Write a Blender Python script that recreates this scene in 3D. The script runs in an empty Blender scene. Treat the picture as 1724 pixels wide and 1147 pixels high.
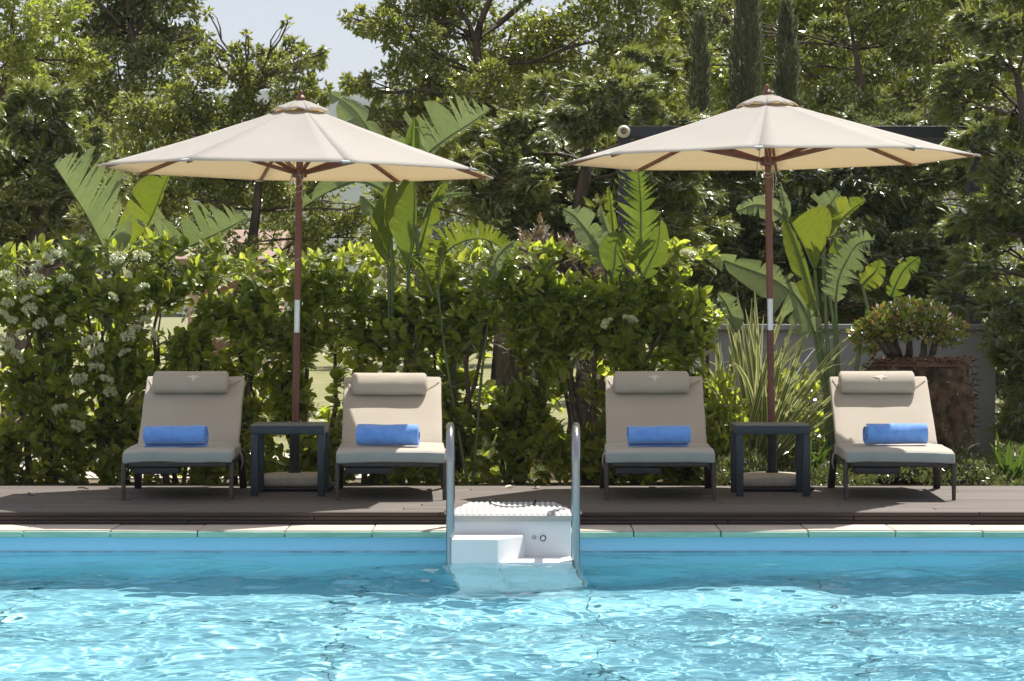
import bpy, math, random
import numpy as np
from mathutils import Vector, Matrix, noise
R = math.radians
S = bpy.context.scene
COL = S.collection
random.seed(7)

# ------------------------------------------------------------ camera, sky, sun, exposure
F_PX, W_PX, CX, HY, CH = 4420.0, 1724.0, 862.0, 520.0, 1.13
cd = bpy.data.cameras.new('camera'); cam = bpy.data.objects.new('camera', cd); COL.objects.link(cam); S.camera = cam
cam.location = (0, 0, CH); cam.rotation_euler = (R(90), 0, 0)
cd.sensor_width = 36; cd.lens = 36*F_PX/W_PX; cd.shift_y = -53.5/W_PX; cd.clip_start = .1; cd.clip_end = 6000
cd.dof.use_dof = True; cd.dof.focus_distance = 15.8; cd.dof.aperture_fstop = 14.0

w = bpy.data.worlds.new('World'); S.world = w; w.use_nodes = True
nt = w.node_tree; sky = nt.nodes.new('ShaderNodeTexSky'); sky.sky_type = 'NISHITA'; sky.sun_disc = False
SD = Vector((.30, .51, 1.0)).normalized()
sky.sun_elevation = math.asin(SD.z); sky.sun_rotation = math.atan2(SD.x, SD.y)
sky.air_density = 1.0; sky.dust_density = 1.0; sky.ozone_density = 1.0
wm = nt.nodes.new('ShaderNodeMix'); wm.data_type = 'RGBA'; wm.blend_type = 'MIX'; wm.inputs[0].default_value = .72; wm.inputs[7].default_value = (3.0, 2.95, 3.05, 1)  # flat pale colour mixed into the sky, evening it and raising fill light
nt.links.new(sky.outputs[0], wm.inputs[6]); nt.links.new(wm.outputs[2], nt.nodes['Background'].inputs[0]); nt.nodes['Background'].inputs[1].default_value = .108
sl = bpy.data.lights.new('sun', 'SUN'); sl.energy = 4.4; sl.angle = R(.53); sl.color = (1, .95, .87)
so = bpy.data.objects.new('sun', sl); COL.objects.link(so)
so.rotation_euler = (-SD).to_track_quat('-Z', 'Y').to_euler(); so.location = (5, 10, 20)
sl.cycles.is_caustics_light = True
S.view_settings.view_transform = 'Standard'; S.view_settings.look = 'None'; S.view_settings.exposure = .86; S.view_settings.gamma = 1
cy = S.cycles
cy.max_bounces = 9; cy.diffuse_bounces = 6; cy.glossy_bounces = 4; cy.transmission_bounces = 6; cy.transparent_max_bounces = 6
cy.sample_clamp_indirect = 6; cy.use_denoising = True; cy.caustics_reflective = True; cy.caustics_refractive = True

# ------------------------------------------------------------ helpers
def P(px, py, D):
    return Vector(((px-CX)/F_PX*D, D, CH-(py-HY)/F_PX*D))

def tag(o, label=None, cat=None, group=None, kind=None):
    if label: o['label'] = label
    if cat: o['category'] = cat
    if group: o['group'] = group
    if kind: o['kind'] = kind
    return o

def empty(name, loc, rz=0, **k):
    o = bpy.data.objects.new(name, None); COL.objects.link(o)
    o.location = loc; o.rotation_euler = (0, 0, rz); o.empty_display_size = .1
    return tag(o, **k)

def copy_tree(o, parent=None):
    c = o.copy(); COL.objects.link(c); c.parent = parent
    for ch in list(o.children): copy_tree(ch, c)
    return c

def basis(d, up=Vector((0, 0, 1))):
    d = d.normalized()
    if abs(d.dot(up)) > .98: up = Vector((0, 1, 0))
    x = d.cross(up).normalized(); y = x.cross(d).normalized()
    return x, y

class MB:
    def __init__(s): s.v = []; s.f = []; s.uv = None
    def add(s, vs, fs, M=None):
        b = len(s.v)
        s.v += [tuple(M @ Vector(p)) if M else tuple(p) for p in vs]
        s.f += [tuple(b+i for i in f) for f in fs]
    def rbox(s, c, size, r=.004, n=(1, 1, 1), M=None, fn=None):
        """box with rounded edges; n = subdivisions of the flat part along each axis"""
        h = [x/2 for x in size]; r = min(r, min(h)*.999)
        L = []
        for a in range(3):
            e = h[a]-r; mid = [-e+2*e*i/n[a] for i in range(n[a]+1)]
            L.append([-h[a], -h[a]+r*.3]+mid+[h[a]-r*.3, h[a]])
        ids = {}; vs = []; fs = []
        def vid(p):
            k = tuple(round(x, 6) for x in p)
            if k not in ids:
                inn = Vector([max(-(h[a]-r), min(h[a]-r, p[a])) for a in range(3)])
                d = Vector(p)-inn
                q = inn+(d.normalized()*r if d.length > 1e-9 else d)
                if fn: q = fn(q)
                ids[k] = len(vs); vs.append(q+Vector(c))
            return ids[k]
        for a in range(3):
            u, v = (a+1) % 3, (a+2) % 3
            for sg in (-1, 1):
                for i in range(len(L[u])-1):
                    for j in range(len(L[v])-1):
                        q = []
                        for (ii, jj) in ((i, j), (i+1, j), (i+1, j+1), (i, j+1)):
                            p = [0, 0, 0]; p[a] = sg*h[a]; p[u] = L[u][ii]; p[v] = L[v][jj]; q.append(vid(p))
                        if len(set(q)) == 4: fs.append(q if sg > 0 else q[::-1])
        s.add(vs, fs, M)
    def box(s, a, b):
        x0, y0, z0 = a; x1, y1, z1 = b
        s.add([(x0,y0,z0),(x1,y0,z0),(x1,y1,z0),(x0,y1,z0),(x0,y0,z1),(x1,y0,z1),(x1,y1,z1),(x0,y1,z1)],
              [(0,3,2,1),(4,5,6,7),(0,1,5,4),(1,2,6,5),(2,3,7,6),(3,0,4,7)])
    def tube(s, pts, rad, n=8, cap=True, flat=1.0):
        pts = [Vector(p) for p in pts]; m = len(pts)
        if not isinstance(rad, (list, tuple)): rad = [rad]*m
        vs = []; fs = []; px = None
        for i, p in enumerate(pts):
            d = (pts[min(i+1, m-1)]-pts[max(i-1, 0)]).normalized()
            if px is None: x, y = basis(d)
            else:
                x = (px-d*px.dot(d)).normalized(); y = d.cross(x).normalized()
            px = x
            for k in range(n):
                a = 2*math.pi*k/n
                vs.append(p+(x*math.cos(a)+y*math.sin(a)*flat)*rad[i])
        for i in range(m-1):
            for k in range(n):
                k2 = (k+1) % n
                fs.append((i*n+k, i*n+k2, (i+1)*n+k2, (i+1)*n+k))
        if cap: fs += [tuple(range(n))[::-1], tuple((m-1)*n+k for k in range(n))]
        s.add(vs, fs)
    def bar(s, a, b, wd, th, up=Vector((0, 0, 1))):
        a = Vector(a); b = Vector(b); d = b-a; x, y = basis(d, up)
        M = Matrix((( x.x, d.normalized().x, y.x, (a.x+b.x)/2), (x.y, d.normalized().y, y.y, (a.y+b.y)/2), (x.z, d.normalized().z, y.z, (a.z+b.z)/2), (0, 0, 0, 1)))
        s.rbox((0, 0, 0), (wd, d.length, th), r=min(wd, th)*.2, M=M)
    def lathe(s, prof, c, n=20, M=None):
        vs = []; fs = []; m = len(prof)
        for (r, z) in prof:
            for k in range(n):
                a = 2*math.pi*k/n; vs.append((c[0]+r*math.cos(a), c[1]+r*math.sin(a), c[2]+z))
        for i in range(m-1):
            for k in range(n):
                k2 = (k+1) % n; fs.append((i*n+k, i*n+k2, (i+1)*n+k2, (i+1)*n+k))
        fs += [tuple(range(n))[::-1], tuple((m-1)*n+k for k in range(n))]
        s.add(vs, fs, M)
    def build(s, name, mat, parent=None, smooth=True):
        me = bpy.data.meshes.new(name); me.from_pydata(s.v, [], s.f)
        me.materials.append(mat)
        if s.uv is not None:
            ul = me.uv_layers.new(name='UVMap')
            li = np.zeros(len(me.loops), 'i'); me.loops.foreach_get('vertex_index', li)
            ul.data.foreach_set('uv', np.array(s.uv, 'f')[li].ravel())
        if smooth:
            me.polygons.foreach_set('use_smooth', [True]*len(me.polygons))
            me.set_sharp_from_angle(angle=R(38))
        me.update()
        o = bpy.data.objects.new(name, me); COL.objects.link(o)
        if parent: o.parent = parent
        return o

def np_mesh(name, V, faces, mat, parent=None, smooth=False, mats=None):
    """faces: list of int arrays (n,3) / (n,4)"""
    me = bpy.data.meshes.new(name)
    me.vertices.add(len(V)); me.vertices.foreach_set('co', V.astype('f').ravel())
    idx = np.concatenate([f.ravel() for f in faces]).astype('i')
    tot = np.concatenate([np.full(len(f), f.shape[1]) for f in faces]).astype('i')
    st = np.concatenate([[0], np.cumsum(tot)[:-1]]).astype('i')
    me.loops.add(len(idx)); me.loops.foreach_set('vertex_index', idx)
    me.polygons.add(len(tot)); me.polygons.foreach_set('loop_start', st)
    me.polygons.foreach_set('use_smooth', np.full(len(tot), smooth))
    me.update(calc_edges=True); me.materials.append(mat)
    o = bpy.data.objects.new(name, me); COL.objects.link(o)
    if parent: o.parent = parent
    return o

def norm(a): return a/np.maximum(np.linalg.norm(a, axis=1, keepdims=True), 1e-9)

def scatter(name, T, tri, quad, pos, dirv, up, size, mat, parent=None, wid=None, smooth=False):
    """one leaf template copied to every position"""
    pos = np.asarray(pos); X = norm(np.asarray(dirv)); N = np.asarray(up)
    N = norm(N-X*np.sum(N*X, 1, keepdims=True)); Y = np.cross(N, X)
    size = np.asarray(size).reshape(-1, 1, 1)
    T = np.asarray(T)
    ww = np.ones((len(pos), 1, 1)) if wid is None else np.asarray(wid).reshape(-1, 1, 1)
    V = pos[:, None]+size*(T[None, :, 0:1]*X[:, None]+ww*T[None, :, 1:2]*Y[:, None]+T[None, :, 2:3]*N[:, None])
    k = len(T); off = (np.arange(len(pos))*k)[:, None, None]
    fs = []
    if len(tri): fs.append((np.asarray(tri)[None]+off).reshape(-1, 3))
    if len(quad): fs.append((np.asarray(quad)[None]+off).reshape(-1, 4))
    return np_mesh(name, V.reshape(-1, 3), fs, mat, parent, smooth)

# leaf templates: x along the leaf, y across, z off the surface
HL = [(0,0,0),(.5,0,-.03),(1,0,-.16),(.22,.23,.05),(.62,.28,.02),(.22,-.23,.05),(.62,-.28,.02),(.87,.15,-.07),(.87,-.15,-.07)]
HLt = [(1,2,7),(1,8,2)]; HLq = [(0,1,4,3),(0,5,6,1)]; HLt += [(1,7,4),(1,6,8)]
OL = [(0,0,0),(.45,.26,.07),(1,0,-.08),(.45,-.26,.07),(.5,0,-.02)]
OLt = [(0,4,1),(4,2,1),(0,3,4),(4,3,2)]
def spray_template(n=8):
    V = []; tr = []
    for i in range(n+1):
        t = i/n; V.append((t, .03*math.sin(t*9), -.16*t*t))
    for i in range(n):
        t = i/n; L = (.40*(1-t)**.8+.08)
        for sg in (-1, 1):
            a = R(36+12*math.sin(i*7+sg)); z = -.16*t*t
            m_ = len(V); V.append((t+.045, sg*.004, z))
            b = len(V); V.append((t+L*math.cos(a)+.02, sg*L*math.sin(a), -.16*(t+L*.6)**2-.04+.05*math.cos(i*5+sg)))
            tr.append((i, m_, b))
            b2 = len(V); V.append((t+L*.62*math.cos(a+.5), sg*L*.6*math.sin(a+.5), -.12*t*t-.03))
            c2 = len(V); V.append((t+L*.5*math.cos(a), sg*L*.5*math.sin(a), z-.02))
            tr.append((i, c2, b2))
            b3 = len(V); V.append((t+L*.85*math.cos(a-.35), sg*L*.85*math.sin(a-.35), -.12*t*t+.03)); tr.append((m_, c2, b3))
    return V, tr
SP, SPt = spray_template()

# ------------------------------------------------------------ materials
def nodes(name):
    m = bpy.data.materials.new(name); m.use_nodes = True; t = m.node_tree
    return m, t, t.nodes['Principled BSDF']

def pm(name, c1, c2=None, scale=8, rough=.6, metal=0, bump=0, bscale=60, stretch=(1, 1, 1), detail=6, spec=.5, sheen=0, transl=0):
    m, t, b = nodes(name)
    b.inputs['Roughness'].default_value = rough; b.inputs['Metallic'].default_value = metal
    b.inputs['Specular IOR Level'].default_value = spec
    if sheen: b.inputs['Sheen Weight'].default_value = sheen
    b.inputs['Base Color'].default_value = (*c1, 1)
    tc = t.nodes.new('ShaderNodeTexCoord'); mp = t.nodes.new('ShaderNodeMapping'); mp.inputs['Scale'].default_value = stretch
    t.links.new(tc.outputs['Object'], mp.inputs[0])
    colout = None
    if c2:
        n = t.nodes.new('ShaderNodeTexNoise'); n.inputs['Scale'].default_value = scale; n.inputs['Detail'].default_value = detail
        t.links.new(mp.outputs[0], n.inputs[0])
        r = t.nodes.new('ShaderNodeValToRGB'); r.color_ramp.elements[0].position = .35; r.color_ramp.elements[1].position = .65
        r.color_ramp.elements[0].color = (*c1, 1); r.color_ramp.elements[1].color = (*c2, 1)
        t.links.new(n.outputs[0], r.inputs[0]); t.links.new(r.outputs[0], b.inputs['Base Color']); colout = r.outputs[0]
    if bump:
        n2 = t.nodes.new('ShaderNodeTexNoise'); n2.inputs['Scale'].default_value = bscale; n2.inputs['Detail'].default_value = 4
        t.links.new(mp.outputs[0], n2.inputs[0])
        bp = t.nodes.new('ShaderNodeBump'); bp.inputs['Strength'].default_value = bump; bp.inputs['Distance'].default_value = .01
        t.links.new(n2.outputs[0], bp.inputs['Height']); t.links.new(bp.outputs[0], b.inputs['Normal'])
    if transl:
        tr = t.nodes.new('ShaderNodeBsdfTranslucent'); mx = t.nodes.new('ShaderNodeMixShader'); mx.inputs[0].default_value = transl
        tr.inputs[0].default_value = (*c1, 1)
        if colout: t.links.new(colout, tr.inputs[0])
        t.links.new(b.outputs[0], mx.inputs[1]); t.links.new(tr.outputs[0], mx.inputs[2])
        t.links.new(mx.outputs[0], t.nodes['Material Output'].inputs[0])
    return m

def leaf_mat(name, cols, tcols, transl=.42, gloss=.3, ior=1.42, vein=0):
    """cols: list of reflect colours picked per leaf, tcols the light they let through"""
    m = bpy.data.materials.new(name); m.use_nodes = True; t = m.node_tree; t.nodes.clear()
    out = t.nodes.new('ShaderNodeOutputMaterial')
    g = t.nodes.new('ShaderNodeNewGeometry')
    def ramp(cs):
        r = t.nodes.new('ShaderNodeValToRGB'); e = r.color_ramp.elements
        while len(e) < len(cs): e.new(.5)
        for i, c in enumerate(cs): e[i].position = i/(len(cs)-1); e[i].color = (*c, 1)
        t.links.new(g.outputs['Random Per Island'], r.inputs[0]); return r
    a, b = ramp(cols), ramp(tcols)
    d = t.nodes.new('ShaderNodeBsdfDiffuse'); tr = t.nodes.new('ShaderNodeBsdfTranslucent'); gl = t.nodes.new('ShaderNodeBsdfGlossy')
    gl.inputs['Roughness'].default_value = gloss; gl.inputs[0].default_value = (.9, .95, .9, 1)
    t.links.new(a.outputs[0], d.inputs[0]); t.links.new(b.outputs[0], tr.inputs[0])
    m1 = t.nodes.new('ShaderNodeMixShader'); m1.inputs[0].default_value = transl
    t.links.new(d.outputs[0], m1.inputs[1]); t.links.new(tr.outputs[0], m1.inputs[2])
    fr = t.nodes.new('ShaderNodeFresnel'); fr.inputs[0].default_value = ior
    m2 = t.nodes.new('ShaderNodeMixShader'); t.links.new(fr.outputs[0], m2.inputs[0])
    t.links.new(m1.outputs[0], m2.inputs[1]); t.links.new(gl.outputs[0], m2.inputs[2]); t.links.new(m2.outputs[0], out.inputs[0])
    if vein:
        uv = t.nodes.new('ShaderNodeUVMap'); wv = t.nodes.new('ShaderNodeTexWave'); wv.inputs['Scale'].default_value = vein*1.6
        wv.inputs['Distortion'].default_value = .6; wv.inputs['Detail'].default_value = 2
        t.links.new(uv.outputs[0], wv.inputs[0]); bp = t.nodes.new('ShaderNodeBump'); bp.inputs['Strength'].default_value = .8; bp.inputs['Distance'].default_value = .01
        t.links.new(wv.outputs['Fac'], bp.inputs['Height'])
        for x in (d, tr, gl): t.links.new(bp.outputs[0], x.inputs['Normal'])
        nz = t.nodes.new('ShaderNodeTexNoise'); nz.inputs['Scale'].default_value = 5; nz.inputs['Detail'].default_value = 5; t.links.new(uv.outputs[0], nz.inputs[0])
        w2 = t.nodes.new('ShaderNodeTexWave'); w2.inputs['Scale'].default_value = vein*.37; w2.inputs['Distortion'].default_value = 3; t.links.new(uv.outputs[0], w2.inputs[0])
        ad = t.nodes.new('ShaderNodeMath'); ad.operation = 'ADD'; t.links.new(w2.outputs['Fac'], ad.inputs[0]); t.links.new(nz.outputs[0], ad.inputs[1])
        mr = t.nodes.new('ShaderNodeMapRange'); mr.inputs[1].default_value = .3; mr.inputs[2].default_value = 1.5; mr.inputs[3].default_value = .62; mr.inputs[4].default_value = 1.22; t.links.new(ad.outputs[0], mr.inputs[0])
        for sh, rp in ((d, a), (tr, b)):
            mu = t.nodes.new('ShaderNodeVectorMath'); mu.operation = 'SCALE'; t.links.new(rp.outputs[0], mu.inputs[0]); t.links.new(mr.outputs[0], mu.inputs['Scale'])
            su = t.nodes.new('ShaderNodeSeparateXYZ'); t.links.new(uv.outputs[0], su.inputs[0])
            ed = t.nodes.new('ShaderNodeMapRange'); ed.inputs[1].default_value = .80; ed.inputs[2].default_value = 1.02; t.links.new(su.outputs[1], ed.inputs[0])
            n3 = t.nodes.new('ShaderNodeTexNoise'); n3.inputs['Scale'].default_value = 2.2; n3.inputs['Detail'].default_value = 4; t.links.new(uv.outputs[0], n3.inputs[0])
            e2 = t.nodes.new('ShaderNodeMapRange'); e2.inputs[1].default_value = .45; e2.inputs[2].default_value = .62; t.links.new(n3.outputs[0], e2.inputs[0])
            e3 = t.nodes.new('ShaderNodeMath'); e3.operation = 'MULTIPLY'; t.links.new(ed.outputs[0], e3.inputs[0]); t.links.new(e2.outputs[0], e3.inputs[1])
            em = t.nodes.new('ShaderNodeMix'); em.data_type = 'RGBA'; em.inputs[7].default_value = (.30, .19, .08, 1); t.links.new(e3.outputs[0], em.inputs[0]); t.links.new(mu.outputs[0], em.inputs[6])
            t.links.new(em.outputs[2], sh.inputs[0])
    return m

M_hedge = leaf_mat('hedge_leaf', [(.1,.125,.018),(.145,.17,.024),(.2,.22,.035),(.27,.28,.06),(.11,.135,.02)], [(.40,.5,.03),(.5,.6,.045),(.62,.7,.07),(.72,.78,.12),(.44,.54,.04)], .58, .35, 1.3)
M_oak_light = leaf_mat('oak_leaf_bright', [(.17,.18,.035),(.22,.23,.05),(.26,.26,.075)], [(.36,.46,.04),(.46,.54,.06),(.55,.6,.1)], .5, .4, 1.25)
M_oak = leaf_mat('oak_leaf', [(.12,.13,.03),(.155,.165,.04),(.2,.2,.055)], [(.28,.33,.04),(.38,.42,.05),(.46,.5,.08)], .48, .4, 1.25)
M_oak_dark = leaf_mat('oak_leaf_dark', [(.08,.09,.025),(.11,.12,.03),(.14,.145,.04)], [(.2,.25,.03),(.28,.33,.04),(.36,.4,.06)], .4, .4, 1.25)
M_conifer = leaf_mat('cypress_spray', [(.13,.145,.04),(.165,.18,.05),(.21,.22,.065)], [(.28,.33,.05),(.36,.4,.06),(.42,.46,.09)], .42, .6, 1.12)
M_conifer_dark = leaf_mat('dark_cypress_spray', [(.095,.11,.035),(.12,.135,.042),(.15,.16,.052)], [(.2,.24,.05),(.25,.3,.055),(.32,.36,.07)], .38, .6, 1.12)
M_column = leaf_mat('column_cypress_spray', [(.12,.13,.07),(.145,.155,.08),(.175,.18,.095)], [(.12,.16,.06),(.15,.19,.07),(.19,.22,.09)], .25, .6, 1.12)
M_banana = leaf_mat('paradise_leaf', [(.12,.18,.05),(.14,.2,.055),(.17,.23,.07)], [(.28,.42,.04),(.34,.48,.045),(.4,.52,.05)], .4, .32, 1.45, vein=9)
M_banana_pale = leaf_mat('paradise_leaf_pale', [(.26,.32,.19),(.30,.36,.22),(.34,.40,.26)], [(.34,.44,.12),(.38,.48,.14),(.42,.5,.16)], .35, .35, 1.5, vein=9)  # paler copy of the leaf, sunlit sheen painted into its colour
M_banana_yellow = leaf_mat('paradise_leaf_yellow', [(.13,.18,.025),(.16,.21,.03),(.2,.24,.04)], [(.3,.4,.03),(.36,.45,.035),(.44,.5,.05)], .45, .32, 1.45, vein=9)
M_dryleaf = leaf_mat('dry_leaf', [(.28,.18,.09),(.34,.24,.13),(.22,.12,.06)], [(.35,.2,.06),(.4,.26,.1),(.3,.15,.05)], .3, .5)
M_brownbush = leaf_mat('brown_scrub', [(.16,.09,.045),(.22,.13,.07),(.12,.09,.035)], [(.25,.14,.05),(.3,.18,.08),(.18,.15,.05)], .3, .5)
M_olive = leaf_mat('grey_leaf', [(.12,.16,.11),(.16,.2,.14),(.2,.24,.18)], [(.12,.18,.08),(.16,.22,.1),(.2,.26,.12)], .3, .5)
M_jade = leaf_mat('jade_leaf', [(.13,.18,.03),(.2,.25,.04),(.3,.28,.06),(.36,.17,.07)], [(.2,.3,.02),(.3,.4,.04),(.4,.38,.05),(.5,.22,.05)], .3, .25, 1.45)
M_cover = leaf_mat('ground_cover_leaf', [(.08,.1,.035),(.11,.125,.045),(.15,.155,.07)], [(.14,.2,.04),(.2,.25,.06),(.26,.28,.08)], .35, .5, 1.12)
M_strap = leaf_mat('strap_leaf', [(.03,.06,.012),(.05,.09,.02)], [(.1,.18,.02),(.16,.26,.03)], .35, .3)
M_grass = leaf_mat('grass_blade', [(.09,.14,.02),(.14,.18,.03),(.2,.2,.06)], [(.2,.3,.03),(.28,.36,.05),(.34,.34,.1)], .4, .5)
M_flower = leaf_mat('viburnum_flower', [(.62,.6,.34),(.72,.7,.46),(.5,.54,.25)], [(.6,.6,.3),(.7,.68,.4),(.5,.54,.22)], .35, .6)
M_bark = pm('bark', (.05,.037,.027), (.12,.09,.065), 14, .9, bump=1, bscale=40, stretch=(1, 1, .25))
M_stem = pm('shrub_stem', (.06,.045,.03), (.13,.10,.07), 20, .85, bump=.6, bscale=60)
M_gstem = pm('green_stalk', (.07,.11,.03), (.13,.16,.05), 10, .45)
M_canopy = pm('cream_canvas', (.53,.525,.52), (.555,.55,.545), 3, .85, bump=.06, bscale=400, transl=.45, spec=.2)
for n_ in M_canopy.node_tree.nodes:
    if n_.type == 'BSDF_TRANSLUCENT':
        for l_ in list(n_.inputs[0].links): M_canopy.node_tree.links.remove(l_)
        n_.inputs[0].default_value = (.90, .77, .54, 1)
M_wood = pm('red_stained_wood', (.13,.04,.025), (.21,.07,.04), 12, .42, bump=.15, bscale=60, stretch=(1, 1, .15))
M_wood2 = pm('brown_stained_wood', (.17,.075,.04), (.25,.12,.065), 12, .5, bump=.15, bscale=60)
M_ferrule = pm('brushed_metal', (.62,.62,.62), (.72,.72,.72), 20, .35, metal=.75)
M_rope = pm('natural_rope', (.42,.33,.22), (.52,.43,.3), 60, .9)
M_pocket = pm('grey_pocket', (.32,.33,.33), (.4,.41,.4), 30, .8)
M_cush = pm('taupe_canvas', (.44,.393,.328), (.465,.417,.35), 5, .9, bump=.12, bscale=500, sheen=.15, spec=.2)
M_panel = pm('grey_green_front', (.31,.345,.325), (.345,.38,.36), 8, .85, bump=.15, bscale=400)
M_emb = pm('pale_embroidery', (.66,.64,.58), None, rough=.8)
M_frame = pm('bronze_frame', (.045,.037,.032), (.065,.052,.044), 20, .4, metal=.3)
M_dark = pm('slate_frame', (.018,.026,.036), (.026,.035,.046), 12, .42)
M_black = pm('black_plastic', (.018,.018,.02), None, rough=.5)
M_slab = pm('cast_stone', (.42,.37,.29), (.5,.45,.36), 25, .85, bump=.3, bscale=150)
M_steel = pm('stainless', (.36,.37,.385), None, rough=.22, metal=1)
M_white = pm('white_shell', (.74,.75,.76), (.78,.79,.8), 3, .32)
M_lid = pm('white_lid', (.36,.35,.33), (.42,.41,.39), 8, .6)
M_gap = pm('dark_gap', (.03,.03,.03), None, rough=.9)
M_cope = pm('coping_stone', (.46,.39,.32), (.54,.46,.38), 6, .75, bump=.3, bscale=90)
M_edge_reflect = pm('reflection_edge', (.22,.44,.34), (.33,.55,.44), 14, .6, stretch=(.4, 1, 2))  # green reflection of the pool painted into the coping's front edge
M_path = pm('pale_gravel', (.55,.49,.40), (.66,.6,.51), 30, .9, bump=.5, bscale=150)
M_soil = pm('garden_soil', (.10,.075,.045), (.18,.14,.08), 10, .95, bump=1, bscale=30)
M_lawn = pm('lawn_ground', (.15,.165,.05), (.26,.24,.11), 3, .95, bump=1, bscale=60)
M_hill = pm('wooded_hill', (.028,.045,.02), (.07,.085,.045), .03, .95, detail=12, bump=.0)
M_wall = pm('grey_render', (.29,.285,.30), (.33,.325,.34), 4, .85, bump=.2, bscale=80)
M_perg = pm('dark_metal', (.022,.023,.028), (.03,.03,.036), 6, .5)
M_lampw = pm('aged_white_plastic', (.55,.52,.42), (.62,.59,.5), 30, .5)
M_amber = pm('amber_lens', (.25,.15,.05), (.32,.2,.08), 30, .3)
M_plaster = pm('pink_plaster', (.5,.33,.26), (.58,.4,.32), 3, .9)
M_tile = pm('clay_tiles', (.3,.2,.15), (.36,.25,.19), 8, .85)
M_stump = pm('palm_trunk_fibre', (.045,.03,.018), (.16,.105,.06), 16, .95, bump=1.0, bscale=45, stretch=(1, 1, .6))
M_mulch = pm('mulch', (.12,.05,.03), (.2,.1,.06), 40, .95, bump=1, bscale=80)

def liner_mat():
    m = pm('pool_liner', (.305,.645,.755), (.33,.665,.775), 1.5, .5, spec=.3); return m
M_liner = liner_mat()
M_linertop = pm('pool_liner_band', (.30,.58,.80), (.32,.60,.82), 2, .4)

def deck_mat(name, c1, c2, c3):
    m, t, b = nodes(name)
    tc = t.nodes.new('ShaderNodeTexCoord'); mp = t.nodes.new('ShaderNodeMapping'); mp.inputs['Scale'].default_value = (1.2, 30, 30)
    n = t.nodes.new('ShaderNodeTexNoise'); n.inputs['Scale'].default_value = 2.5; n.inputs['Detail'].default_value = 8
    t.links.new(tc.outputs['Object'], mp.inputs[0]); t.links.new(mp.outputs[0], n.inputs[0])
    g = t.nodes.new('ShaderNodeNewGeometry')
    r = t.nodes.new('ShaderNodeValToRGB'); r.color_ramp.elements[0].color = (*c1, 1); r.color_ramp.elements[1].color = (*c2, 1)
    r.color_ramp.elements[0].position = .3; r.color_ramp.elements[1].position = .7
    t.links.new(n.outputs[0], r.inputs[0])
    mx = t.nodes.new('ShaderNodeMix'); mx.data_type = 'RGBA'; mx.inputs[7].default_value = (*c3, 1)
    mm = t.nodes.new('ShaderNodeMath'); mm.operation = 'MULTIPLY'; mm.inputs[1].default_value = .6
    t.links.new(g.outputs['Random Per Island'], mm.inputs[0]); t.links.new(mm.outputs[0], mx.inputs[0]); t.links.new(r.outputs[0], mx.inputs[6])
    t.links.new(mx.outputs[2], b.inputs['Base Color']); b.inputs['Roughness'].default_value = .7
    bp = t.nodes.new('ShaderNodeBump'); bp.inputs['Strength'].default_value = .5; bp.inputs['Distance'].default_value = .003
    t.links.new(n.outputs[0], bp.inputs['Height']); t.links.new(bp.outputs[0], b.inputs['Normal'])
    return m
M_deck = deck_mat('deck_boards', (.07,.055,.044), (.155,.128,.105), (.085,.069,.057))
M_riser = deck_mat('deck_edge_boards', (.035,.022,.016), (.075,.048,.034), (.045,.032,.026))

def towel_mat():
    m, t, b = nodes('blue_terry'); b.inputs['Roughness'].default_value = .95; b.inputs['Sheen Weight'].default_value = .5
    b.inputs['Specular IOR Level'].default_value = .1
    tc = t.nodes.new('ShaderNodeTexCoord'); n = t.nodes.new('ShaderNodeTexNoise'); n.inputs['Scale'].default_value = 25; n.inputs['Detail'].default_value = 8
    t.links.new(tc.outputs['Object'], n.inputs[0])
    r = t.nodes.new('ShaderNodeValToRGB'); r.color_ramp.elements[0].position = .3; r.color_ramp.elements[1].position = .7
    r.color_ramp.elements[0].color = (.13, .31, .78, 1); r.color_ramp.elements[1].color = (.19, .41, .88, 1)
    t.links.new(n.outputs[0], r.inputs[0]); t.links.new(r.outputs[0], b.inputs['Base Color'])
    n2 = t.nodes.new('ShaderNodeTexNoise'); n2.inputs['Scale'].default_value = 350; t.links.new(tc.outputs['Object'], n2.inputs[0])
    bp = t.nodes.new('ShaderNodeBump'); bp.inputs['Strength'].default_value = .6; bp.inputs['Distance'].default_value = .004
    t.links.new(n2.outputs[0], bp.inputs['Height']); t.links.new(bp.outputs[0], b.inputs['Normal'])
    return m
M_towel = towel_mat()

# ------------------------------------------------------------ ground, deck, pool
DECK0, DECK1, PX, PY0 = 14.6, 16.72, 7.0, 3.0
def sheet(name, rects, z, mat, label=None):
    b = MB()
    for (x0, y0, x1, y1) in rects: b.add([(x0, y0, z), (x1, y0, z), (x1, y1, z), (x0, y1, z)], [(0, 1, 2, 3)])
    return tag(b.build(name, mat, smooth=False), label=label, kind='structure')
sheet('ground', [(-9, 13, -7.0, DECK1), (7.0, 13, 9, DECK1), (-7, 14.24, 7, DECK1), (-9, -30, -7, 13), (7, -30, 9, 13), (-7, -30, 7, 3),
                 (-60, -60, -9, 16.5), (9, -60, 60, 16.5), (-9, -60, 9, -30)], -.16, M_soil)
sheet('garden_ground', [(-60, DECK1-.1, 60, 70)], -.07, M_soil)
sheet('lawn', [(-.9, 18.75, 60, 70), (-60, 21.6, -.9, 70)], -.064, M_lawn)
sheet('path', [(-60, 18.45, -.9, 21.6)], -.06, M_path)
sheet('terrace', [(-60, -30, 60, 2.55)], -.05, M_path)

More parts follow.
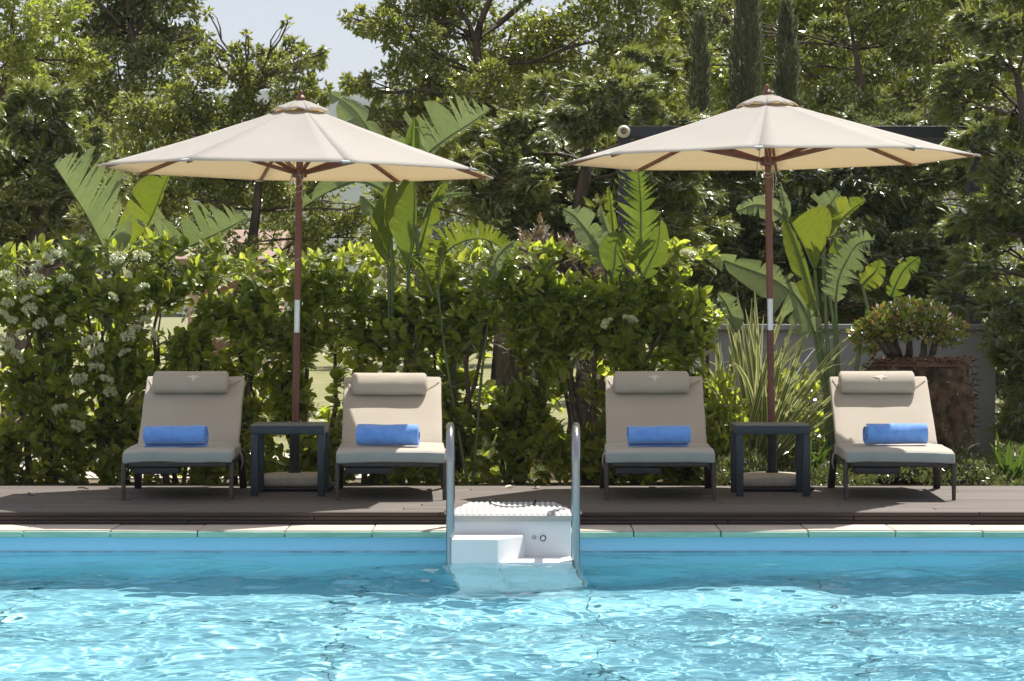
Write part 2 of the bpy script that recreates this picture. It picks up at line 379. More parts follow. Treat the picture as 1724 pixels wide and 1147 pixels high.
dk = MB()
rr = random.Random(2)
y = DECK0+.022
while y < DECK1-.02:
    x = -9-rr.random()*2
    while x < 9:
        L = 2.4 if rr.random() < .7 else 3.0
        dk.rbox((x+L/2, y+.068, -.0125), (L-.004, .1335, .025), r=.005)
        x += L
    y += .1425
tag(dk.build('deck', M_deck), kind='structure')
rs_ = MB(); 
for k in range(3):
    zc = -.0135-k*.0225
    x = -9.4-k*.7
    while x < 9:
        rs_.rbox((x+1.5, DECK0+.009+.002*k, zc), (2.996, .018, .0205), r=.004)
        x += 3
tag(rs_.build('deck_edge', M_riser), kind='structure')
b = MB(); b.box((-9, DECK0+.03, -.15), (9, DECK1-.01, -.027)); tag(b.build('deck_underside', M_gap, smooth=False), kind='structure')

cs = MB(); st_ = MB()
x0 = (38-CX)/(F_PX/14.2); pitch = 147/(F_PX/14.2)
i = -int((x0+7)/pitch)-1
rr = random.Random(5)
k = -16
while x0+k*pitch < 7.2:
    xa = x0+k*pitch
    if xa > -7.6:
        dz = rr.uniform(-.0015, .0015); ln = pitch-.005
        cs.rbox((xa+pitch/2, 14.408, -.0745+dz), (ln, .38, .010), r=.0045)
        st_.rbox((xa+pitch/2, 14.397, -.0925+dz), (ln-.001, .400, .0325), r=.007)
    k += 1
tag(cs.build('pool_coping', M_cope), kind='structure')
tag(st_.build('pool_coping_edge', M_edge_reflect), kind='structure')
b = MB(); b.box((-7.2, 2.6, -.10), (7.2, 2.985, -.06)); b.box((-7.4, 2.985, -.10), (-7.015, 14.19, -.06)); b.box((7.015, 2.985, -.10), (7.4, 14.19, -.06))
tag(b.build('side_coping', M_cope, smooth=False), kind='structure')
ZW, ZB = -.197, -1.36
b = MB()
b.add([(-PX,PY0,ZB),(PX,PY0,ZB),(PX,14.24,ZB),(-PX,14.24,ZB),(-PX,14.24,ZW-.004),(PX,14.24,ZW-.004),(-PX,PY0,ZW-.004),(PX,PY0,ZW-.004)],
      [(0,1,2,3),(3,2,5,4),(0,3,4,6),(2,1,7,5),(1,0,6,7)])
pool = tag(b.build('pool_basin', M_liner, smooth=False), kind='structure'); pool.cycles.is_caustics_receiver = True
b = MB()
zt = -.108
b.add([(-PX,PY0,zt),(PX,PY0,zt),(PX,14.24,zt),(-PX,14.24,zt),(-PX,PY0,ZW-.004),(PX,PY0,ZW-.004),(PX,14.24,ZW-.004),(-PX,14.24,ZW-.004)],
      [(3,2,6,7),(2,1,5,6),(1,0,4,5),(0,3,7,4)])
tag(b.build('pool_liner_band', M_linertop, smooth=False), kind='structure')
b = MB(); b.box((-7.2, 14.246, -.16), (7.2, 14.58, -.1095)); tag(b.build('pool_wall_top', M_gap, smooth=False), kind='structure')

# water with real waves
xs = np.concatenate([np.arange(-PX, -3.3, .07), np.arange(-3.3, 3.3, .0155), np.linspace(3.3, PX, 54)])
ys = np.concatenate([np.arange(PY0, 8.8, .07), np.arange(8.8, 14.23, .017), [14.24]])
X, Y = np.meshgrid(xs, ys); Z = np.zeros_like(X)+ZW
rs = np.random.RandomState(11)
calm = np.clip((14.24-Y)/1.0, .10, 1)**.9
zone = .75+.5*(.5+.5*np.sin(X*1.3+1.7)*np.cos(Y*1.1+X*.4))
fine = np.clip((X+.1)/1.2, 0, 1)*np.clip((14.1-Y)/.9, 0, 1)
H = np.zeros_like(X)
for i in range(64):
    L = math.exp(rs.uniform(math.log(.16), math.log(1.7))); a = rs.uniform(0, 2*math.pi); kk = 2*math.pi/L
    H += (.013*L/(2*math.pi))*np.sin(kk*(X*math.cos(a)+Y*math.sin(a))+rs.uniform(0, 6.28)+.5*np.sin(X*1.1+i)+.5*np.cos(Y*.9+i*2))
Hf = np.zeros_like(X)
for i in range(26):
    L = math.exp(rs.uniform(math.log(.07), math.log(.16))); a = rs.uniform(0, 2*math.pi); kk = 2*math.pi/L
    Hf += (.015*L/(2*math.pi))*np.sin(kk*(X*math.cos(a)+Y*math.sin(a))+rs.uniform(0, 6.28)+.8*np.sin(X*3+i))
Z += H*calm*zone+Hf*(.5+.5*fine*(.4+.6*np.sin(X*1.9+Y*2.3)**2))*calm
nx_, ny_ = len(xs), len(ys); ii = np.arange(nx_*ny_).reshape(ny_, nx_)
FW = np.stack([ii[:-1, :-1], ii[:-1, 1:], ii[1:, 1:], ii[1:, :-1]], -1).reshape(-1, 4)
m = bpy.data.materials.new('water'); m.use_nodes = True; t = m.node_tree; t.nodes.clear()
o = t.nodes.new('ShaderNodeOutputMaterial'); mx = t.nodes.new('ShaderNodeMixShader'); r_ = t.nodes.new('ShaderNodeBsdfRefraction')
g_ = t.nodes.new('ShaderNodeBsdfGlossy'); fr = t.nodes.new('ShaderNodeFresnel')
gb = t.nodes.new('ShaderNodeNewGeometry'); mr_ = t.nodes.new('ShaderNodeMapRange'); mr_.inputs[3].default_value = 1.095; mr_.inputs[4].default_value = 1.33; t.links.new(gb.outputs['Backfacing'], mr_.inputs[0]); t.links.new(mr_.outputs[0], fr.inputs[0]); r_.inputs['IOR'].default_value = 1.33; r_.inputs['Roughness'].default_value = 0
r_.inputs[0].default_value = (.98, 1, 1, 1); g_.inputs['Roughness'].default_value = .0
t.links.new(fr.outputs[0], mx.inputs[0]); t.links.new(r_.outputs[0], mx.inputs[1]); t.links.new(g_.outputs[0], mx.inputs[2]); t.links.new(mx.outputs[0], o.inputs[0])
wat = np_mesh('pool_water', np.stack([X, Y, Z], -1).reshape(-1, 3), [FW], m, smooth=True); tag(wat, kind='structure'); wat.cycles.is_caustics_caster = True

# seams of the pool liner and the waterline stain
b = MB()
for xx in (-4.1, -2.45, -.78, .42, 1.55, 3.2, 4.9): b.box((xx-.006, PY0+.01, ZB-.01), (xx+.006, 14.23, ZB+.004))
for yy in (6.1, 8.2, 10.3, 12.4): b.box((-PX+.01, yy-.005, ZB-.01), (PX-.01, yy+.005, ZB+.003))
o_ = tag(b.build('pool_liner_seams', pm('liner_seam', (.05,.16,.2), None, rough=.6), smooth=False), kind='structure'); o_.cycles.is_caustics_receiver = True
b = MB(); b.box((-PX+.01, 14.2335, ZW+.004), (PX-.01, 14.239, ZW+.012)); tag(b.build('waterline_stain', pm('waterline_stain', (.12,.24,.3), (.3,.5,.62), 9, .6, stretch=(1, 1, 1)), smooth=False), kind='structure')

# hills
xs = np.linspace(-900, 900, 181); ys = np.linspace(500, 1500, 60)
X, Y = np.meshgrid(xs, ys)
Z = np.zeros_like(X)
for j in range(X.shape[0]):
    for i in range(X.shape[1]):
        yy = (Y[j, i]-500)/1000
        rid = 104*math.exp(-((yy-.75)/.34)**2)*(1+.18*noise.noise(Vector((X[j, i]/260, 3.1, 0)))+.0)
        Z[j, i] = -.6+rid+6*noise.noise(Vector((X[j, i]/60, Y[j, i]/60, 1)))*min(1, yy*4)
ii = np.arange(X.size).reshape(X.shape)
FW = np.stack([ii[:-1, :-1], ii[:-1, 1:], ii[1:, 1:], ii[1:, :-1]], -1).reshape(-1, 4)
tag(np_mesh('hills', np.stack([X, Y, Z], -1).reshape(-1, 3), [FW], M_hill, smooth=True), kind='structure')
sheet('far_ground', [(-900, 70, 900, 1500), (-900, -60, -60, 70), (60, -60, 900, 70)], -.5, M_lawn)

# ------------------------------------------------------------ garden wall, pergola, house
b = MB(); D = 19.7
xa, xb = P(1130, 0, D).x, P(1676, 0, D).x
gw = empty('garden_wall', ((xa+xb)/2, D, -.07), label='low grey rendered garden wall with a projecting top ledge behind the jade plant', cat='wall')
L = xb-xa; zt = P(0, 556, D).z+.07
w1 = MB(); w1.rbox((0, .09, zt/2), (L, .18, zt), r=.006, n=(1, 1, 1)); w1.build('wall_face', M_wall, gw)
w1 = MB(); w1.rbox((0, .08, zt+.022), (L+.03, .25, .044), r=.008); w1.build('ledge', M_wall, gw)

D = 20.6
pg = empty('pergola', (P(1050, 0, D).x, D, -.07), label='dark metal pergola frame with a long beam between two posts, behind the right umbrella', cat='pergola')
def rel(px, py): return P(px, py, D)-pg.location
zb1, zb0 = rel(0, 213).z, rel(0, 233).z
for px in (1052, 1640):
    c = rel(px, 0).x; w1 = MB(); w1.rbox((c, 0, zb0/2), (.10, .10, zb0), r=.004); w1.build('post', M_perg, pg)
w1 = MB(); xa, xb = rel(1062, 0).x-.095, rel(1682, 0).x
w1.rbox(((xa+xb)/2, 0, (zb0+zb1)/2), (xb-xa, .09, zb1-zb0), r=.004); w1.build('beam', M_perg, pg)
for c in (.35, 2.6):
    w1 = MB(); w1.rbox((c, 1.3, (zb0+zb1)/2), (.08, 2.5, zb1-zb0-.01), r=.004); w1.build('cross_beam', M_perg, pg)
c = P(1050, 222, D-.1)
lp = empty('wall_lamp', c, label='small round cream lamp with amber centre fixed to the pergola post', cat='lamp')
Mx = Matrix.Rotation(R(90), 4, 'X')
w1 = MB(); w1.lathe([(.0, .03), (.022, .03), (.024, .045), (.034, .055), (.047, .04), (.05, .02), (.045, -.01), (.03, -.045)], (0, 0, 0), 24, Mx); w1.build('lamp_housing', M_lampw, lp)
w1 = MB(); w1.lathe([(.0, .041), (.014, .039), (.0215, .0325), (.0215, .031)], (0, 0, 0), 20, Mx); w1.build('lens', M_amber, lp)

D = 45
hs = empty('garden_house', (P(385, 0, D).x, D, -.07), label='pinkish plastered house with a tiled roof, glimpsed through the trees above the hedge', cat='house')
w1 = MB(); w1.box((-.7, 0, 0), (.7, 3, 2.0)); w1.build('wall', M_plaster, hs, smooth=False)
w1 = MB(); w1.add([(-.9,-.3,1.95),(.9,-.3,1.95),(.9,1.5,2.5),(-.9,1.5,2.5),(-.9,3.3,1.95),(.9,3.3,1.95),(-.9,-.3,2.05),(.9,-.3,2.05),(.9,1.5,2.6),(-.9,1.5,2.6),(-.9,3.3,2.05),(.9,3.3,2.05)],
                  [(0,3,2,1),(3,4,5,2),(6,7,8,9),(9,8,11,10),(0,1,7,6),(4,10,11,5),(0,6,9,3),(3,9,10,4),(1,2,8,7),(2,5,11,8)]); w1.build('roof', M_tile, hs, smooth=False)
w1 = MB(); w1.box((-.5, -.04, .0), (.2, -.005, 1.9)); w1.build('door', M_wood2, hs, smooth=False)

# ------------------------------------------------------------ vegetation builders
def branch(b, a, c, r0, r1, rnd, seg=5, wob=.08, n=6):
    a = Vector(a); c = Vector(c); L = (c-a).length; pts = []; rad = []
    o1 = Vector((rnd.uniform(-1, 1), rnd.uniform(-1, 1), rnd.uniform(-.5, .8)))*wob*L
    for i in range(seg+1):
        t = i/seg
        pts.append(a.lerp(c, t)+o1*math.sin(math.pi*t)+Vector((rnd.uniform(-1, 1), rnd.uniform(-1, 1), rnd.uniform(-1, 1)))*wob*.25*L*(0 < i < seg)); rad.append(r0+(r1-r0)*t)
    b.tube(pts, rad, n, cap=False); return pts

def tree(name, label, cat, D, base_px, lobes, mat, kind='leaf', size=.07, lai=2.6, seed=0, zr=1.0, group=None, trunk_r=.16, cover=None):
    rnd = random.Random(seed); rs = np.random.RandomState(seed)
    base = Vector((P(base_px, 0, D).x, D+.2, -.07))
    root = empty(name, base, label=label, cat=cat, group=group)
    C = []; Rr = []
    for (px, py, rp) in lobes:
        dd = D+rnd.uniform(-.5, .9)*zr
        C.append(P(px, py, dd)); Rr.append(rp/F_PX*dd)
    # trunk and limbs
    low = min(c.z for c in C); top = max(c.z for c in C)
    fork = Vector((base.x, base.y, max(.6, low*.75+.25*base.z)))
    tb = MB(); tb.tube([base-base, (base.lerp(fork, .5)-base)+Vector((rnd.uniform(-.1, .1), 0, 0)), fork-base], [trunk_r*1.25, trunk_r, trunk_r*.85], 9)
    spine = branch(tb, fork-base, Vector((base.x*.4+.6*np.mean([c.x for c in C]), base.y, top*.8))-base, trunk_r*.85, trunk_r*.2, rnd, 7, .06, 7)
    for c, r in zip(C, Rr):
        cl = c-base
        s = min(spine, key=lambda p: (p-cl).length+max(0, p.z-cl.z+.1)*3)
        ln = branch(tb, s, cl, max(.018, trunk_r*.3*min(1, r)), .008, rnd, 5, .10, 5)
        for k in range(4):
            q = cl+Vector((rnd.gauss(0, 1), rnd.gauss(0, 1), rnd.gauss(0, 1))).normalized()*r*.8
            branch(tb, ln[rnd.randint(2, 5)], q, .011, .004, rnd, 3, .12, 4)
    tb.build('trunk', M_bark, root)
    # foliage in clumps
    pos = []; dirs = []; ups = []; szs = []
    ga = .33 if kind == 'leaf' else .105
    for c, r in zip(C, Rr):
        n = int(lai*math.pi*r*r/(ga*size*size)*1.0)
        nc = max(6, int(26*min(1.6, (r/.45)**1.2)))
        cc = rs.normal(size=(nc, 3)); cc = norm(cc)*(rs.uniform(.35, 1.0, (nc, 1))**.6)*r*.85
        cr = rs.uniform(.20, .42, nc)*r*min(1, .6/r+.35)
        w_ = cr**2; pick = rs.choice(nc, n, p=w_/w_.sum())
        d = norm(rs.normal(size=(n, 3))); d[:, 2] *= (.8 if kind == 'leaf' else .5)
        p = cc[pick]+d*(rs.uniform(0, 1, (n, 1))**.45)*cr[pick][:, None]
        p = p+np.array(c-base)
        pos.append(p)
        outd = norm(cc[pick]*.6+d*cr[pick][:, None]*1.5)
        if kind == 'leaf':
            dd_ = norm(outd*.8+rs.normal(size=(n, 3))*.8); up = norm(np.array([[0, 0, .7]])+rs.normal(size=(n, 3))*.7+outd*.3)
        else:
            ax = p.copy(); ax[:, 2] = 0; ax = norm(ax); drp = rs.uniform(-.45, .5, (nc, 1))[pick]
            dd_ = norm(ax*.7+outd*.35+rs.normal(size=(n, 3))*.42+np.concatenate([rs.normal(size=(nc, 2))[pick]*.5, drp], 1)); up = norm(np.array([[0, -.3, .8]])+rs.normal(size=(n, 3))*.5)
        dirs.append(dd_); ups.append(up); szs.append(size*rs.uniform(.65, 1.3, n))
    pos = np.concatenate(pos); dirs = np.concatenate(dirs); ups = np.concatenate(ups); szs = np.concatenate(szs)
    if kind == 'leaf': scatter('crown', OL, OLt, [], pos, dirs, ups, szs, mat, root)
    else: scatter('crown', SP, SPt, [], pos, dirs, ups, szs, mat, root)
    return root

# broadleaf trees behind
tree('oak_tree', 'bright yellow green oak at the top left corner, nearest of the oaks', 'tree', 25, -40,
     [(20,40,66),(80,84,48),(128,102,40),(62,128,38),(-70,60,90),(20,-70,90),(100,20,50),(160,108,22),(10,110,50)], M_oak_light, size=.066, lai=5.0, seed=1)
tree('oak_tree', 'tall dark oak rising out of frame left of the sky gap', 'tree', 31, 215,
     [(230,30,80),(292,45,50),(200,115,70),(270,130,60),(150,40,70),(250,-90,110),(180,195,60),(120,130,60),(315,90,30),(335,65,16),(130,-60,80),(290,-20,50)], M_oak_dark, size=.08, lai=5.5, seed=2)
tree('oak_tree', 'mid green bushy oak with thin leafy shoots against the sky, left of the umbrella top', 'tree', 29, 400,
     [(250,205,70),(325,170,60),(400,145,50),(330,250,80),(430,215,70),(495,150,40),(505,110,26),(490,70,14),(484,40,8),(545,90,10),(532,105,18),(410,100,26),(360,110,28),(350,62,6),(352,24,7),(415,60,7),(530,160,32),
      (450,300,80),(540,250,50),(560,340,70),(340,340,80),(250,330,70),(600,400,60),(490,410,60),(380,430,60),(655,330,40),(200,270,60),(455,110,20),(440,85,8),(430,118,34),(470,112,30),(500,88,18),(340,98,30),(540,100,14)], M_oak, size=.07, lai=5.2, seed=3, trunk_r=.09)
tree('oak_tree', 'large spreading oak above the middle of the hedge, right of the sky gap', 'tree', 27, 860,
     [(604,38,26),(640,50,34),(600,140,26),(690,60,50),(625,150,28),(700,140,70),(780,60,90),(880,80,95),(985,70,95),(820,170,80),(700,210,55),(640,205,32),(930,180,70),(1065,60,80),(1000,160,60),(700,285,55),(745,325,50),(690,345,40),
      (750,-70,90),(900,-100,120),(1060,-90,110),(580,30,10),(588,150,12),(660,20,24),(725,10,50),(760,240,50)], M_oak, size=.07, lai=5.0, seed=4, trunk_r=.2)
rr = random.Random(8)
tree('oak_tree', 'thin leaved back lit oak filling the top right, behind the columnar cypresses', 'tree', 34, 1440,
     [(1130+i*58+rr.uniform(-20, 20), yy+rr.uniform(-25, 25), rr.uniform(50, 78)) for i in range(12) for yy in (-80, 20, 110, 200)], M_oak_light, size=.09, lai=6.5, seed=5, trunk_r=.22, zr=2)
tree('oak_tree', 'darker oak with crooked limbs in the upper right, in front of the back lit one', 'tree', 29, 1480,
     [(1390,60,50),(1460,120,60),(1530,70,50),(1400,180,55),(1480,210,60),(1560,160,40),(1330,120,40),(1620,60,50),(1440,-60,90),(1560,-60,80),(1250,60,40),(1200,20,50),(1160,110,40)], M_oak_dark, size=.08, lai=5.5, seed=6, trunk_r=.14)
tree('olive_tree', 'pale grey green tree seen small between the big banana leaf and the palm frond', 'tree', 38, 735,
     [(730,400,50),(760,370,40),(700,420,40),(780,430,50),(690,380,30)], M_olive, size=.07, lai=2.6, seed=7, trunk_r=.1)
rr = random.Random(21)
for k, (x0, x1, ys_, lab) in enumerate(((-60, 240, (190, 270, 350, 430, 500), 'far rounded tree glimpsed behind the left cypress'), (230, 540, (240, 300, 370, 440, 500), 'far rounded tree seen through the thin oak behind the left umbrella'),
                                       (640, 900, (170, 220, 290, 360, 440, 500), 'far rounded tree behind the tallest bird of paradise plant'), (880, 1230, (180, 260, 340, 420, 500), 'far rounded tree glimpsed behind the middle cypress'),
                                       (1220, 1760, (-60, 30, 120, 200, 290, 380, 470), 'far broad tree closing the view behind the back lit oak'))):
    tree('distant_tree', lab, 'tree', 50+k*2, (x0+x1)/2, [(x0+(x1-x0)*(i+.5)/max(1, round((x1-x0)/75))+rr.uniform(-15, 15), yy+rr.uniform(-15, 15), rr.uniform(48, 66)) for i in range(max(1, round((x1-x0)/75))) for yy in ys_],
         [M_oak_dark, M_oak, M_oak, M_oak_dark, M_oak][k], size=.15, lai=3.6, seed=60+k, zr=2.5, trunk_r=.2, group='far trees behind the garden')
# conifers
tree('cypress_tree', 'feathery green cypress filling the left edge below the bright oak', 'conifer', 21.5, 40,
     [(60,195,60),(130,228,46),(152,290,40),(40,290,85),(115,350,62),(20,390,75),(-70,250,100),(92,165,36),(185,310,22),(-50,400,90),(165,380,40),(200,420,40)], M_conifer, 'spray', .115, 4.8, seed=11)
tree('cypress_tree', 'broad feathery cypress in the middle, between the two umbrellas', 'conifer', 22.5, 990,
     [(860,330,95),(820,240,50),(900,225,62),(975,190,60),(1060,170,60),(1112,120,38),(1065,100,26),(1000,300,100),(1100,280,85),(880,410,80),(1000,400,80),(1100,400,80),(790,290,34),(905,150,22),(1150,220,50),(1165,350,70),(1030,140,36)], M_conifer, 'spray', .115, 4.8, seed=12)
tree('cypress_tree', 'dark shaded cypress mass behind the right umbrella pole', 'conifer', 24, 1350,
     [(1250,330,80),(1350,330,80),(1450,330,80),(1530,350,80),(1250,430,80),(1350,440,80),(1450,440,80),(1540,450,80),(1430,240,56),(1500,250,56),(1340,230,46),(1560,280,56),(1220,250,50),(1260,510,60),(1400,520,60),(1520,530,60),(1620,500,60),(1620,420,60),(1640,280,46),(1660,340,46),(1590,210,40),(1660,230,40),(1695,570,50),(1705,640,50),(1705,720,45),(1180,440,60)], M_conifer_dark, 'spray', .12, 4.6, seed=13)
tree('cypress_tree', 'green cypress reaching the ground at the right edge, over the end of the grey wall', 'conifer', 19.3, 1745,
     [(1700,60,55),(1650,130,55),(1605,165,38),(1700,190,65),(1642,240,46),(1712,300,56),(1662,350,48),(1702,420,56),(1650,450,38),(1618,385,26),(1712,520,52),(1680,480,44),(1724,620,50),(1712,700,40),(1740,780,50),(1760,-40,90),(1655,40,42),(1800,150,90),(1800,350,90),(1810,550,90),(1600,500,20),(1722,590,32),(1724,655,36),(1722,725,32),(1685,520,30),(1730,780,40),(1672,565,14)], M_conifer, 'spray', .115, 4.8, seed=14, trunk_r=.12)

def column_cypress(px, wpx, ytop, D, label, seed):
    rs = np.random.RandomState(seed)
    base = Vector((P(px, 0, D).x, D, -.07)); root = empty('column_cypress', base, label=label, cat='conifer', group='columnar cypresses behind the right umbrella')
    H = P(0, ytop, D).z+.07; Rm = wpx/F_PX*D
    n = int(2600*H*Rm*2/1.0)
    t = rs.uniform(.03, 1, n); a = rs.uniform(0, 2*math.pi, n)
    prof = Rm*(1.25-.55*t)*np.clip((1-t)/.12, .05, 1)**.5*(1+.16*np.sin(t*23+3*a)+.12*np.sin(t*41-2*a))
    rr_ = prof*rs.uniform(.45, 1, n)**.5
    pos = np.stack([np.cos(a)*rr_, np.sin(a)*rr_, t*H], 1)
    dr = np.stack([np.cos(a)*.42, np.sin(a)*.42, np.ones(n)], 1)+rs.normal(size=(n, 3))*.18
    up = np.stack([np.cos(a), np.sin(a), np.zeros(n)], 1)+rs.normal(size=(n, 3))*.4
    b = MB(); b.tube([(0, 0, 0), (0, 0, H*.9)], [.06, .012], 7); b.build('trunk', M_bark, root)
    scatter('crown', SP, SPt, [], pos, dr, up, rs.uniform(.07, .13, n), M_column, root)
column_cypress(1178, 17, 32, 25, 'short slim columnar cypress, leftmost of the three behind the umbrella top', 21)
column_cypress(1257, 27, -45, 25.2, 'tallest and widest columnar cypress, running out of the top of the frame', 22)
column_cypress(1324, 21, 8, 25.4, 'slim columnar cypress just right of the tallest one', 23)

# brown scrub and bushes behind the hedge
def bush(name, label, cat, c, rad, n, mat, size, T, tri, quad, seed, updir=.6, fill=.4, stems=8, group=None, stem_mat=None):
    rs = np.random.RandomState(seed); rnd = random.Random(seed)
    root = empty(name, (c[0], c[1], -.07), label=label, cat=cat, group=group)
    cc = np.array([0, 0, c[2]+.07]); rad = np.array(rad)
    d = norm(rs.normal(size=(n, 3))); p = cc+d*rad*(rs.uniform(fill, 1, (n, 1)))*(1+.15*np.sin(d[:, :1]*9+d[:, 2:]*7))
    p = p[p[:, 2] > .03]; n = len(p)
    dr = norm((p-cc)/rad*.7+np.array([[0, 0, updir]])+rs.normal(size=(n, 3))*.5)
    b = MB()
    for k in range(stems):
        q = cc+norm(rs.normal(size=(1, 3)))[0]*rad*.8; q[2] = max(q[2], .1)
        branch(b, (rnd.uniform(-.05, .05), rnd.uniform(-.05, .05), 0), q, .012, .004, rnd, 4, .1, 5)
    b.build('stems', stem_mat or M_stem, root)
    scatter('foliage', T, tri, quad, p, dr, norm(rs.normal(size=(n, 3))+np.array([[0, 0, .8]])), rs.uniform(.7, 1.3, n)*size, mat, root)
    return root
for k, (px, py, r) in enumerate([(905, 450, 52), (975, 455, 56)]):
    c = P(px, py, 19.6)
    bush('brown_bush', ['dry brown twiggy bush behind the hedge top, right of the palm frond', 'wider dry brown bush behind the hedge, left of the split banana plant'][k], 'bush',
         (c.x, c.y, c.z-.25), (r/F_PX*19.6, .22, .52), 3200, M_brownbush, .07, SP, SPt, [], 30+k, fill=.55)

# ------------------------------------------------------------ hedge: viburnum shrubs
def flower_mesh():
    rs = np.random.RandomState(3)
    n = 420; d = norm(rs.normal(size=(n, 3))); d[:, 2] = np.abs(d[:, 2])
    cl = norm(rs.normal(size=(26, 3))); cl[:, 2] = np.abs(cl[:, 2])*.7
    p = cl[rs.randint(0, 26, n)]*np.array([.045, .045, .03])+rs.normal(size=(n, 3))*.006
    return p, norm(rs.normal(size=(n, 3))+p*20), norm(rs.normal(size=(n, 3)))
fp, fd, fu = flower_mesh()
flower0 = scatter('flower_head', OL, OLt, [], fp, fd, fu, np.full(len(fp), .011), M_flower, None, wid=np.full(len(fp), 1.5))
COL.objects.unlink(flower0)

def hedge_shrub(px, halfw, ytop, n_cl, seed, label, heads=(), open_low=.5, D=18.0):
    rs = np.random.RandomState(seed); rnd = random.Random(seed)
    base = Vector((P(px, 0, D).x, D, -.07))
    root = empty('hedge_shrub', base, label=label, cat='shrub', group='shrubs of the clipped hedge')
    Hh = (P(0, ytop, D).z+.07)*.945; hw = halfw/F_PX*D; yd = .23
    cl = []
    while len(cl) < n_cl:
        x = rnd.gauss(0, .55)*hw; z = Hh*(rnd.random()**.80); y = rnd.uniform(-1, 1)*yd
        if abs(x) > hw*1.35: continue
        if z < .45 and rnd.random() < open_low*.7*(1-z/.45): continue
        top = Hh*(.93+.07*math.sin(x*9+seed)+.06*rnd.uniform(-1, 1)); 
        if z > top: z = top-abs(rnd.gauss(0, .06))
        dens = noise.noise(Vector((x*3.2+seed*3, y*3, z*3.2)))
        if dens < -.10+.12*rnd.random(): continue
        cl.append((x, y, z))
    for q in range(70 if seed < 42 else 30):
        cl.append((rnd.uniform(-1, 1)*hw, rnd.uniform(-1, .5)*yd, rnd.uniform(.02, .4)))
    # shoots above the top
    for k in range(int(n_cl*.06)):
        cl.append((rnd.uniform(-1, 1)*hw, rnd.uniform(-1, 1)*yd*.7, Hh*(1+rnd.random()*.07)))
    cl = np.array(cl)
    b = MB()
    stems = []
    for k in range(4):
        a = Vector((rnd.uniform(-.12, .12), rnd.uniform(-.08, .08), 0))
        c = Vector((rnd.uniform(-.9, .9)*hw, rnd.uniform(-.6, .6)*yd, Hh*rnd.uniform(.75, .97)))
        stems.append(branch(b, a, c, rnd.uniform(.016, .032), .005, rnd, 7, .07, 6))
    sp_ = [p for s in stems for p in s[1:]]
    for q in cl[::4]:
        q = Vector(q); s = min(sp_, key=lambda p: (p-q).length+max(0, p.z-q.z)*2)
        branch(b, s, q, .0045, .002, rnd, 3, .08, 4)
    b.build('stems', M_stem, root)
    nl = rs.randint(6, 10, len(cl)); idx = np.repeat(np.arange(len(cl)), nl); n = len(idx)
    axis = norm(np.stack([cl[:, 0]/max(hw, .1)*.4, cl[:, 1]/yd*.5, .35+cl[:, 2]/Hh*.6], 1)+rs.normal(size=(len(cl), 3))*.45)
    A = axis[idx]; rnd_v = rs.normal(size=(n, 3)); side = norm(rnd_v-A*np.sum(rnd_v*A, 1, keepdims=True))
    f = rs.uniform(.15, 1.1, (n, 1))
    dr = norm(A*(1-f*.75)+side*f); dr[:, 2] -= .12
    pos = cl[idx]+A*rs.uniform(-.05, .03, (n, 1))+side*.006
    up = norm(A+rs.normal(size=(n, 3))*.22+np.array([[0, 0, .25]]))
    scatter('foliage', HL, HLt, HLq, pos, dr, up, rs.uniform(.06, .115, n), M_hedge, root, wid=rs.uniform(.8, 1.15, n))
    for (fx, fy) in heads:
        c = P(fx, fy, D-.38+rnd.uniform(0, .1))-base
        o = flower0.copy(); COL.objects.link(o); o.parent = root; o.location = c
        o.rotation_euler = (rnd.uniform(.2, .9), rnd.uniform(-.4, .4), rnd.uniform(0, 6)); s = rnd.uniform(.75, 1.2); o.scale = (s, s, s)
    return root
HD = [(-50, 62, 428, 'leafy hedge shrub at the far left edge with cream flower clusters', [(8,462),(30,480),(12,510),(45,505),(20,540),(5,530),(8,575),(36,560)]),
      (75, 62, 420, 'heavily flowering hedge shrub just left of the first lounger, under the leftmost banana plant', [(62,450),(80,435),(98,428),(50,520),(68,545),(75,490),(15,590),(30,600),(110,470),(60,470),(100,690),(104,540),(130,718)]),
      (185, 62, 424, 'hedge shrub with cream flowers behind the left edge of the first lounger', [(200,435),(236,432),(212,460),(190,500),(240,485),(150,575),(165,590),(218,565),(210,595),(228,555),(180,640),(160,620),(245,540),(255,560),(135,640)]),
      (300, 62, 412, 'hedge shrub behind the first lounger with two tall leafy shoots', [(185,660)]),
      (410, 64, 445, 'lower rounded hedge shrub between the first lounger and the left umbrella pole', []),
      (525, 64, 440, 'hedge shrub directly right of the left umbrella pole', []),
      (640, 64, 432, 'hedge shrub behind the second lounger, below the large banana leaf', []),
      (755, 64, 425, 'hedge shrub behind the left pool handrail, below the yellow palm frond', []),
      (870, 64, 418, 'hedge shrub seen between the handrails, with a forked trunk at its foot', []),
      (985, 62, 420, 'hedge shrub behind the right pool handrail, in front of the brown bush', [(1022,545)]),
      (1090, 56, 408, 'hedge shrub behind the third lounger with two round flower heads', [(1060,538)]),
      (1165, 28, 425, 'last narrow hedge shrub beside the striped flax, cream bud cluster on top', [(1158,428)])]
for k, (px, hw, yt, lab, hd) in enumerate(HD):
    hedge_shrub(px, hw*1.12, yt, 345 if hw > 40 else 200, 40+k, lab, hd, open_low=.35 if k < 2 else .6 if k < 8 else .4)

# bigger bare trunks low in the hedge
def trunk_only(name, pts, rads, label):
    b = MB(); b0 = Vector(pts[0]); root = empty(name, b0, label=label, cat='trunk')
    b.tube([Vector(p)-b0 for p in pts], rads, 8); b.build('trunk', M_bark, root); return root

